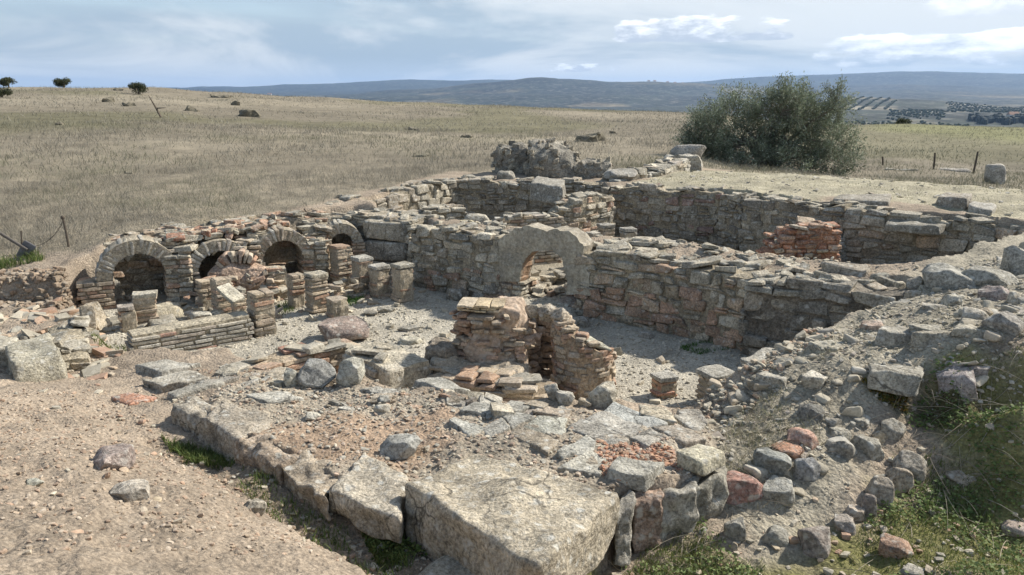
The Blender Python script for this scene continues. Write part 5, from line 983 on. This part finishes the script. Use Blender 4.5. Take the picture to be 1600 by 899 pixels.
def lawn():
    mb = MB()
    def put(poly, n, h0, h1, w, pal, sc=1.1, th=-.1, lean=.8):
        q = inpoly(poly, n); q = q[fbm(xyz(q[:, 0], q[:, 1], sc * 2), 3, 81) + RS.uniform(-.25, .25, len(q)) > th]; p = atz(q, -.004); p = p[(poly_sd(q[:, 0], q[:, 1], PLATF) < .02) | (poly is PLATF)]; m = len(p)
        blades(mb, p, RS.uniform(h0, h1, m), w * RS.uniform(.6, 1.3, m), lean, shade(pal, m, .25))
    def clover(poly, n, pal, th=0., s=.022):
        q = inpoly(poly, n); q = q[fbm(xyz(q[:, 0], q[:, 1], 2.3), 3, 83) + RS.uniform(-.2, .2, len(q)) > th]; p = atz(q); p[:, 2] += RS.uniform(.006, .05, len(p)); m = len(p)
        d = RS.normal(0, 1, (m, 3)); d[:, 2] = RS.uniform(-.1, .5, m); leaves(mb, p, d, s * RS.uniform(.7, 1.4, m), s * .75, shade(pal, m, .25))
    st_ = pxp([(1000,855),(1120,840),(1200,870),(1180,930),(960,930)], .24); put(st_, 3000, .015, .05, .004, GREEN + [(.22,.23,.07)], th=-.5); put(GRASSLAWN, 15000, .012, .05, .004, GREEN + [(.2,.21,.06), (.22,.23,.07), (.17,.2,.06)], th=-.05); clover(GRASSLAWN, 9000, [(.14,.19,.065), (.17,.22,.08), (.20,.24,.10)], th=.05)
    put(pxp([(1380,700),(1450,680),(1600,690),(1640,760),(1450,780)], .45), 1500, .02, .07, .005, GREEN, th=-.05); clover(pxp([(1390,700),(1450,650),(1600,690),(1600,760),(1450,770)], .45), 1700, [(.10,.15,.05), (.14,.19,.065)], th=.0, s=.026)
    put(DITCH, 4600, .015, .07, .005, GREEN, th=.12, sc=1.6); put(pxp([(250,690),(330,700),(400,725),(380,745),(300,722)], .38), 2600, .02, .08, .005, GREEN, th=-.4); put(pxp([(560,830),(660,860),(680,900),(600,899)], .38), 1800, .02, .08, .005, GREEN, th=-.3); clover(pxp([(560,830),(660,860),(680,900),(600,899)], .38), 900, GREEN, th=-.2)
    put(pxp([(1060,545),(1120,530),(1140,548),(1090,556)], .0), 1400, .02, .06, .006, [(.07,.15,.03), (.09,.17,.04)], th=-.5); put(pxp([(535,470),(560,458),(570,470),(548,480)], .0), 420, .03, .09, .008, [(.07,.15,.03), (.09,.17,.04)], th=-1)
    put(pxp([(430,480),(450,470),(465,485),(440,495)], .0), 200, .03, .07, .008, GREEN, th=-1); put(pxp([(140,515),(200,512),(215,530),(150,545)], .22), 600, .02, .07, .007, GREEN + [(.2,.2,.08)], th=-.5); put(pxp([(70,404),(0,412),(-40,402),(60,396)], .65), 900, .05, .15, .008, GREEN, th=-.6)
    put(pxp([(1150,640),(1300,600),(1340,700),(1200,760),(1120,690)], .58), 3200, .02, .08, .004, [(.30,.28,.2), (.22,.22,.12), (.36,.32,.23)], th=-.1, lean=1.6); put(PLC, 9000, .01, .05, .006, [(.33,.31,.2), (.27,.26,.15), (.22,.22,.11)], th=.0); put(BANKP, 7000, .01, .05, .004, [(.34,.31,.23), (.27,.25,.17), (.20,.20,.10)], th=.0, lean=1.6)
    kind(mb.build('grass', M['leaf']), 'stuff', 'short green grass, clover and weeds growing among the stones')
    mb = MB(); q = inpoly(MOSSB, 3600); q = q[fbm(xyz(q[:, 0], q[:, 1], 3.), 3, 91) > -.25]; p = atz(q); m = len(p); c = shade([(.11,.11,.025), (.08,.09,.025), (.16,.13,.03), (.19,.11,.025)], m, .3)
    d = RS.normal(0, 1, (m, 3)) + [0, 0, .6]; leaves(mb, p, d, .03 * RS.uniform(.5, 1.3, m), .018, c); kind(mb.build('moss', M['leaf']), 'stuff', 'dark green and rusty moss on the shaded face of the bank')
lawn()
def stalks():
    mb = MB()
    for poly, n, L0, L1 in ((pxp([(1380,640),(1460,610),(1540,650),(1560,760),(1440,740)], .55), 90, .25, .75), (pxp([(1180,600),(1330,590),(1380,660),(1300,720),(1180,720)], .62), 80, .12, .4), (pxp([(1000,640),(1060,620),(1110,650),(1080,690),(1010,660)], .3), 55, .1, .35), (GRASSLAWN, 70, .15, .55), (pxp([(1100,770),(1200,790),(1180,840),(1060,850)], .3), 34, .15, .45), (pxp([(820,610),(860,612),(860,640),(825,640)], .1), 26, .1, .25)):
        for q in inpoly(poly, n):
            z = float(H(*q)[0]); a = U(0, 6.28); L = U(L0, L1); e = U(.02, .55); d = np.array([math.cos(a) * math.cos(e), math.sin(a) * math.cos(e), math.sin(e)]); s = np.array([-d[1], d[0], 0]) * U(-.3, .3); p = np.array([q[0], q[1], z])
            t = np.linspace(0, 1, 6)[:, None]; pt = p + d * L * t + s * L * t * t - np.array([0, 0, .55]) * L * t * t * U(.3, 1) ; g = H(pt[:, 0], pt[:, 1]) + .006; pt[:, 2] = np.maximum(pt[:, 2], g)
            tube(mb, pt, np.linspace(.0024, .0009, 6) * U(.6, 1.3), pick([(.36,.31,.23), (.30,.26,.2), (.42,.37,.28), (.24,.2,.15)], 1)[0], 3)
    kind(mb.build('dry_stalks', M['straw']), 'stuff', 'tangled dry stalks lying over the bank and grass')
stalks()

# ------------------------------------------------------------------ posts, chain and the slanted pole
def post(px, by, tx, ty, lab, d=None, rad=.022, cat='post', name='fence_post', grp=None, cap=False, col=(.10, .085, .07)):
    p = G(px, by) if d is None else None
    if d is not None: r = ray(px, by); x, y = r[0] / r[1] * d, d; p = np.array([x, y, float(H(x, y)[0])])
    r = ray(tx, ty); top = np.array([r[0] / r[1] * p[1], p[1], CAMZ + r[2] / r[1] * p[1]]); lo = p - (top - p) / np.linalg.norm(top - p) * .12
    mb = MB(); tube(mb, [lo, p * .5 + top * .5 + [.008, 0, 0], top], [rad, rad, rad * .9], col, 7)
    if cap:
        root = thing(name, lab, cat, tuple(p), grp); mb.build('shaft', M['metal'], root); mk = MB(); boulder(mk, top - [0, 0, .03], (rad * 3.2, rad * 3.2, rad * 3.6), 0, col, rnd=1, cuts=0, n=6, rough=.02, jit=.1); mk.build('knob', M['metal'], root)
    else: tag(mb.build(name, M['metal']), lab, cat, grp)
    return p, top
FG = 'thin posts of the fence beyond the concrete floor'
post(1378, 268, 1379, 245, 'short upright fence post nearest the olive tree', 27, .03, grp=FG); post(1458, 268, 1461, 239, 'tall upright fence post, middle of the three beyond the concrete floor', 26, .032, grp=FG); post(1521, 268, 1528, 237, 'leaning fence post at the right beyond the concrete floor', 25.5, .032, grp=FG)
p, top = post(107, 386, 98, 340, 'rusty knobbed chain post leaning at the edge of the field', None, .016, cap=True, name='chain_post')
post(33, 396, 33, 361, 'thin upright rusty rod beside the slanted pole', None, .011, name='metal_rod'); post(291, 362, 290, 354, 'tiny rusty peg behind the arches at the field edge', None, .012, name='metal_peg'); post(480, 336, 475, 326, 'small leaning rusty peg by the pale boundary wall', None, .012, name='metal_peg')
def chain():
    a = top - [0, 0, .05]; b = a + np.array([-.62, -.05, -.36]); mb = MB(); n = 26
    for i in range(n):
        t0, t1 = i / n, (i + 1.15) / n; f = lambda t: a * (1 - t) + b * t - np.array([0, 0, .17]) * 4 * t * (1 - t) * (1 - .35 * t)
        p0, p1 = f(t0), f(t1); d = p1 - p0; s = np.cross(d, [0, 1, 0] if i % 2 else [0.3, .2, 1]); s = s / (np.linalg.norm(s) + 1e-9) * .007
        tube(mb, [p0, p0 * .5 + p1 * .5 + s, p1, p0 * .5 + p1 * .5 - s, p0], .0032, (.09, .08, .07), 4)
    tag(mb.build('chain', M['metal']), 'thin rusty chain hanging from the knobbed post into the grass', 'chain')
chain()
def pole():
    e = G(38, 404); b = e + [0.06, 0, .12]; r = ray(-40, 340); a = np.array([r[0] / r[1] * e[1], e[1], CAMZ + r[2] / r[1] * e[1]]); root = thing('slanted_pole', 'dark metal pole slanting in from the left edge down to a grey plate', 'pole', tuple(e))
    mb = MB(); tube(mb, [a, b], [.022, .022], (.13, .12, .11), 8); mb.build('shaft', M['metal'], root)
    mb = MB(); hexas(mb, [boxc(e + [.02, .03, .1], (.08, .0, .11), (.01, .012, 0), (-.07, 0, .045))], [(.17, .17, .18)], r=.012, n=5, amp=.004, jit=.2); mb.build('plate', M['metal'], root)
pole()

# ------------------------------------------------------------------ far groves and houses
def far():
    mb = MB(); xs = []
    def grove(p0, p1, r0, r1, row, sp, ang_):
        t0, t1 = [AZ(x) for x in (p0, p1)]; ca, sa = math.cos(ang_), math.sin(ang_); cx, cy = (r0 + r1) / 2 * math.sin((t0 + t1) / 2), (r0 + r1) / 2 * math.cos((t0 + t1) / 2)
        u, v = np.meshgrid(np.arange(-900, 900, row), np.arange(-900, 900, sp)); x = cx + u.ravel() * ca - v.ravel() * sa; y = cy + u.ravel() * sa + v.ravel() * ca; th, r = np.arctan2(x, y), np.hypot(x, y); k = (th > t0) & (th < t1) & (r > r0) & (r < r1); xs.append(np.stack([x[k], y[k]], 1))
    grove(1280, 1400, 2050, 2750, 26, 12, -.50); grove(1390, 1480, 1500, 2100, 26, 17, -.2); grove(1300, 1520, 1300, 1480, 24, 17, .3); grove(1480, 1640, 1900, 2700, 28, 20, -.2)
    q = np.concatenate(xs); q += RS.uniform(-2.5, 2.5, q.shape); q = q[fbm(xyz(q[:, 0], q[:, 1], .008), 3, 46) > -.45]; z = base_h(q[:, 0], q[:, 1]) + rough_h(q[:, 0], q[:, 1]); n = len(q); s = RS.uniform(3.8, 6.2, n) / 2
    c = np.concatenate([q, (z + s * .7)[:, None]], 1); o = np.zeros((n, 3)); ax = o.copy(); ax[:, 0] = s; ay = o.copy(); ay[:, 1] = s; az = o.copy(); az[:, 2] = s * .8
    cor = np.stack([c + (2 * i - 1) * ax + (2 * j - 1) * ay + (2 * k - 1) * az for k in (0, 1) for j in (0, 1) for i in (0, 1)], 1); cor += RS.uniform(-1, 1, cor.shape)
    hexas(mb, cor, shade([(.075,.09,.05), (.09,.105,.06)], n), r=2.2, n=2, amp=0, jit=0); kind(mb.build('olive_grove', M['leaf']), 'stuff', 'rows of olive trees on the far slopes')
    mb = MB(); n = 260; th = [AZ(x) for x in (1520, 1630)]; t = RS.uniform(th[0], th[1], n); r = 1560 + RS.uniform(-30, 60, n) + 40 * np.sin(t * 300); x, y = r * np.sin(t), r * np.cos(t); z = H(x, y); s = RS.uniform(4, 8, n)
    for i in range(n): 
        a, b = turn(U(0, 3)); hexas(mb, [boxc((x[i], y[i], z[i] + s[i] * .6), a * s[i] * .5, b * s[i] * .5, (0, 0, s[i] * U(.6, 1.)))], [(.035, .045, .03)], r=2.5, n=3, amp=.8, freq=.3, jit=8)
    kind(mb.build('far_wood', M['leaf']), 'stuff', 'dark strip of trees in the valley at the right')
    def house(px, r, w, hgt, lab, grp=None, col=(.75, .73, .68)):
        t = AZ(px); x, y = r * math.sin(t), r * math.cos(t); z = float(H(x, y)[0]); root = thing('farmhouse', lab, 'house', (x, y, z), grp); mb = MB()
        v = [(x + i * w, y + j * w * .6, z + k * hgt - 1) for k in (0, 1) for j in (-1, 1) for i in (-1, 1)]; mb.add(v, q=[(0, 1, 5, 4), (1, 3, 7, 5), (3, 2, 6, 7), (2, 0, 4, 6)], c=col); mb.build('wall', M['plaster'], root)
        mb = MB(); e = 1.08; v = [(x - w * e, y - w * .6 * e, z + hgt - 1), (x + w * e, y - w * .6 * e, z + hgt - 1), (x + w * e, y + w * .6 * e, z + hgt - 1), (x - w * e, y + w * .6 * e, z + hgt - 1), (x - w * .9, y, z + hgt * 1.45), (x + w * .9, y, z + hgt * 1.45)]; mb.add(v, q=[(0, 1, 5, 4), (2, 3, 4, 5)], t=[(1, 2, 5), (3, 0, 4)], c=(.36, .22, .15)); mb.build('roof', M['brick'], root)
    house(1586, 1640, 9, 9, 'white farmhouse among the dark trees of the valley at the right'); house(422, 6100, 14, 16, 'white building on the blue ridge above the left field')
    for i, px in enumerate((1012, 1024, 1040, 1052, 1066)): house(px + U(-3, 3), 6250 + U(-80, 80), 10, 10, 'tiny white house of the village on the blue ridge left of the olive tree', 'village houses on the blue ridge')
far()
# ------------------------------------------------------------------ camera, air, light
def setup():
    cam = bpy.data.cameras.new('camera'); cam.sensor_width = 36; cam.lens = FPX / 1600 * 36; cam.clip_end = 60000; cam.clip_start = .05
    o = bpy.data.objects.new('camera', cam); COL.objects.link(o); o.location = (0, 0, CAMZ); o.rotation_euler = (math.pi / 2 - PITCH, 0, 0); SC.camera = o
    s = np.array([.90, .43, 0]); s /= np.linalg.norm(s); el = R(41); d = np.array([s[0] * math.cos(el), s[1] * math.cos(el), math.sin(el)])
    L = bpy.data.lights.new('sun', 'SUN'); L.energy = SUN; L.angle = R(1.8); L.color = (1, .94, .85)
    lo = bpy.data.objects.new('sun', L); COL.objects.link(lo)
    from mathutils import Vector
    lo.rotation_euler = Vector(d).to_track_quat('Z', 'Y').to_euler(); lo.location = (20, 12, 30)
    w = bpy.data.worlds.new('World'); SC.world = w; w.use_nodes = True; nt = w.node_tree; nt.nodes.clear(); N = nt.nodes.new; K = nt.links.new
    out = N('ShaderNodeOutputWorld'); bg = N('ShaderNodeBackground'); K(bg.outputs[0], out.inputs[0])
    sky = N('ShaderNodeTexSky'); sky.sky_type = 'NISHITA'; sky.sun_disc = False; sky.sun_elevation = el; sky.sun_rotation = math.atan2(s[0], s[1]); sky.dust_density = 1.2
    bg.inputs['Strength'].default_value = .146
    tc = N('ShaderNodeTexCoord'); sep = N('ShaderNodeSeparateXYZ'); K(tc.outputs['Generated'], sep.inputs[0])
    def ma(op, a, b=None, c=None, clamp=False):
        n = N('ShaderNodeMath'); n.operation = op; n.use_clamp = clamp
        for i, q in enumerate((a, b, c)):
            if q is None: continue
            if isinstance(q, (int, float)): n.inputs[i].default_value = q
            else: K(q, n.inputs[i])
        return n.outputs[0]
    def rng(x, a, b, c, dd):
        r = N('ShaderNodeMapRange'); r.interpolation_type = 'SMOOTHSTEP'; K(x, r.inputs[0])
        for i, k in enumerate((a, b, c, dd)): r.inputs[i + 1].default_value = k
        return r.outputs[0]
    X, Y, Z = sep.outputs
    az = ma('ARCTAN2', X, Y); elv = Z
    zc = ma('ADD', ma('MAXIMUM', Z, 0.0), .06)
    cmb = N('ShaderNodeCombineXYZ'); K(ma('DIVIDE', X, zc), cmb.inputs[0]); K(ma('DIVIDE', Y, zc), cmb.inputs[1])
    def noise(vec, sc, det, rough, off=0, dist=0.):
        mp = N('ShaderNodeMapping'); mp.inputs['Location'].default_value = (off, off * .7, off * .3); mp.inputs['Scale'].default_value = sc; K(vec, mp.inputs[0])
        n = N('ShaderNodeTexNoise'); n.inputs['Scale'].default_value = 1; n.inputs['Detail'].default_value = det; n.inputs['Roughness'].default_value = rough; n.inputs['Distortion'].default_value = dist
        K(mp.outputs[0], n.inputs['Vector']); return n.outputs['Fac']
    def mix(f, a, b):
        n = N('ShaderNodeMix'); n.data_type = 'RGBA'
        if isinstance(f, (int, float)): n.inputs[0].default_value = f
        else: K(f, n.inputs[0])
        for i, q in ((6, a), (7, b)):
            if isinstance(q, tuple): n.inputs[i].default_value = (*q, 1)
            else: K(q, n.inputs[i])
        return n.outputs[2]
    # high veil of layered cloud, then low cumulus banks (values are radiance before the strength of 0.1)
    veil = noise(cmb.outputs[0], (.16, .10, 1), 5, .55, 3.1, .6)
    veilc = mix(rng(noise(cmb.outputs[0], (.22, .12, 1), 6, .6, 8.3, .8), .42, .60, 0, 1), (2.2, 2.75, 3.25), (4.1, 4.35, 4.5))
    vs_ = N('ShaderNodeVectorMath'); vs_.operation = 'SCALE'; K(veilc, vs_.inputs[0]); K(rng(elv, .16, .5, 1, .55), vs_.inputs['Scale'])
    c = mix(ma('MULTIPLY', rng(veil, .36, .54, .5, .97), rng(elv, .16, .5, 1, .72)), sky.outputs[0], vs_.outputs[0])
    # bright slot of pale sky above the hills
    c = mix(ma('MULTIPLY', rng(elv, .01, .05, 1, 0), .55), c, (4.4, 5.0, 5.6))
    v2 = N('ShaderNodeCombineXYZ'); K(ma('MULTIPLY', az, 1.0), v2.inputs[0]); K(elv, v2.inputs[1])
    def bank(sc, off, band, azm, th0, th1, lit, dk):
        nonlocal c
        n = noise(v2.outputs[0], sc, 8, .58, off)
        b = ma('MULTIPLY', ma('MULTIPLY', rng(elv, band[0], band[1], 0, 1), rng(elv, band[2], band[3], 1, 0)), ma('MULTIPLY', rng(az, azm[0], azm[1], 0, 1), rng(az, azm[2], azm[3], 1, 0)))
        n2 = ma('ADD', n, ma('MULTIPLY', ma('SUBTRACT', b, 1), .5))
        m = rng(n2, th0, th1, 0, 1)
        up = noise(v2.outputs[0], (sc[0] * 1.7, sc[1] * 1.7, 1), 6, .6, off + .02)
        sh = rng(ma('ADD', elv, ma('MULTIPLY', ma('SUBTRACT', up, .5), .09)), band[0] + .004, band[3] - .006, 0, 1)
        c = mix(m, c, mix(sh, dk, lit))
    bank((17, 52, 1), 2.0, (.058, .066, .084, .104), (.10, .15, .31, .38), .34, .46, (6.6, 6.7, 6.8), (3.0, 3.4, 3.9))
    bank((14, 44, 1), 5.4, (.024, .036, .058, .080), (.28, .40, .9, 1.2), .36, .48, (6.7, 6.8, 6.9), (2.8, 3.3, 3.8))
    bank((10, 26, 1), 9.1, (.070, .085, .105, .14), (.38, .5, .9, 1.2), .33, .48, (6.6, 6.7, 6.8), (3.8, 4.1, 4.4))
    bank((24, 70, 1), 1.3, (.022, .030, .038, .048), (.01, .05, .12, .2), .44, .54, (5.6, 5.9, 6.2), (3.4, 3.8, 4.3))
    K(c, bg.inputs[0])
    vs = SC.view_settings; vs.view_transform = 'Standard'; vs.look = 'None'; vs.exposure = EXPO; vs.gamma = 1; vs.use_curve_mapping = False
    # the air: one closed box
    mb = MB(); b = boxc((0, 0, 140), (16500, 0, 0), (0, 16500, 0), (0, 0, 215))
    mb.add(b, q=[(0, 2, 3, 1), (4, 5, 7, 6), (0, 1, 5, 4), (2, 6, 7, 3), (0, 4, 6, 2), (1, 3, 7, 5)])
    m = bpy.data.materials.new('haze'); nt = nodes(m); o = nt.nodes.new('ShaderNodeOutputMaterial'); p = nt.nodes.new('ShaderNodeVolumePrincipled')
    p.inputs['Color'].default_value = (.38, .59, .94, 1); p.inputs['Density'].default_value = HAZE; p.inputs['Anisotropy'].default_value = .2
    nt.links.new(p.outputs[0], o.inputs['Volume']); o = mb.build('haze', m); kind(o, 'stuff', 'blue haze over the distant hills')
SUN, EXPO, HAZE = 4.7, .55, 6.5e-5
setup()
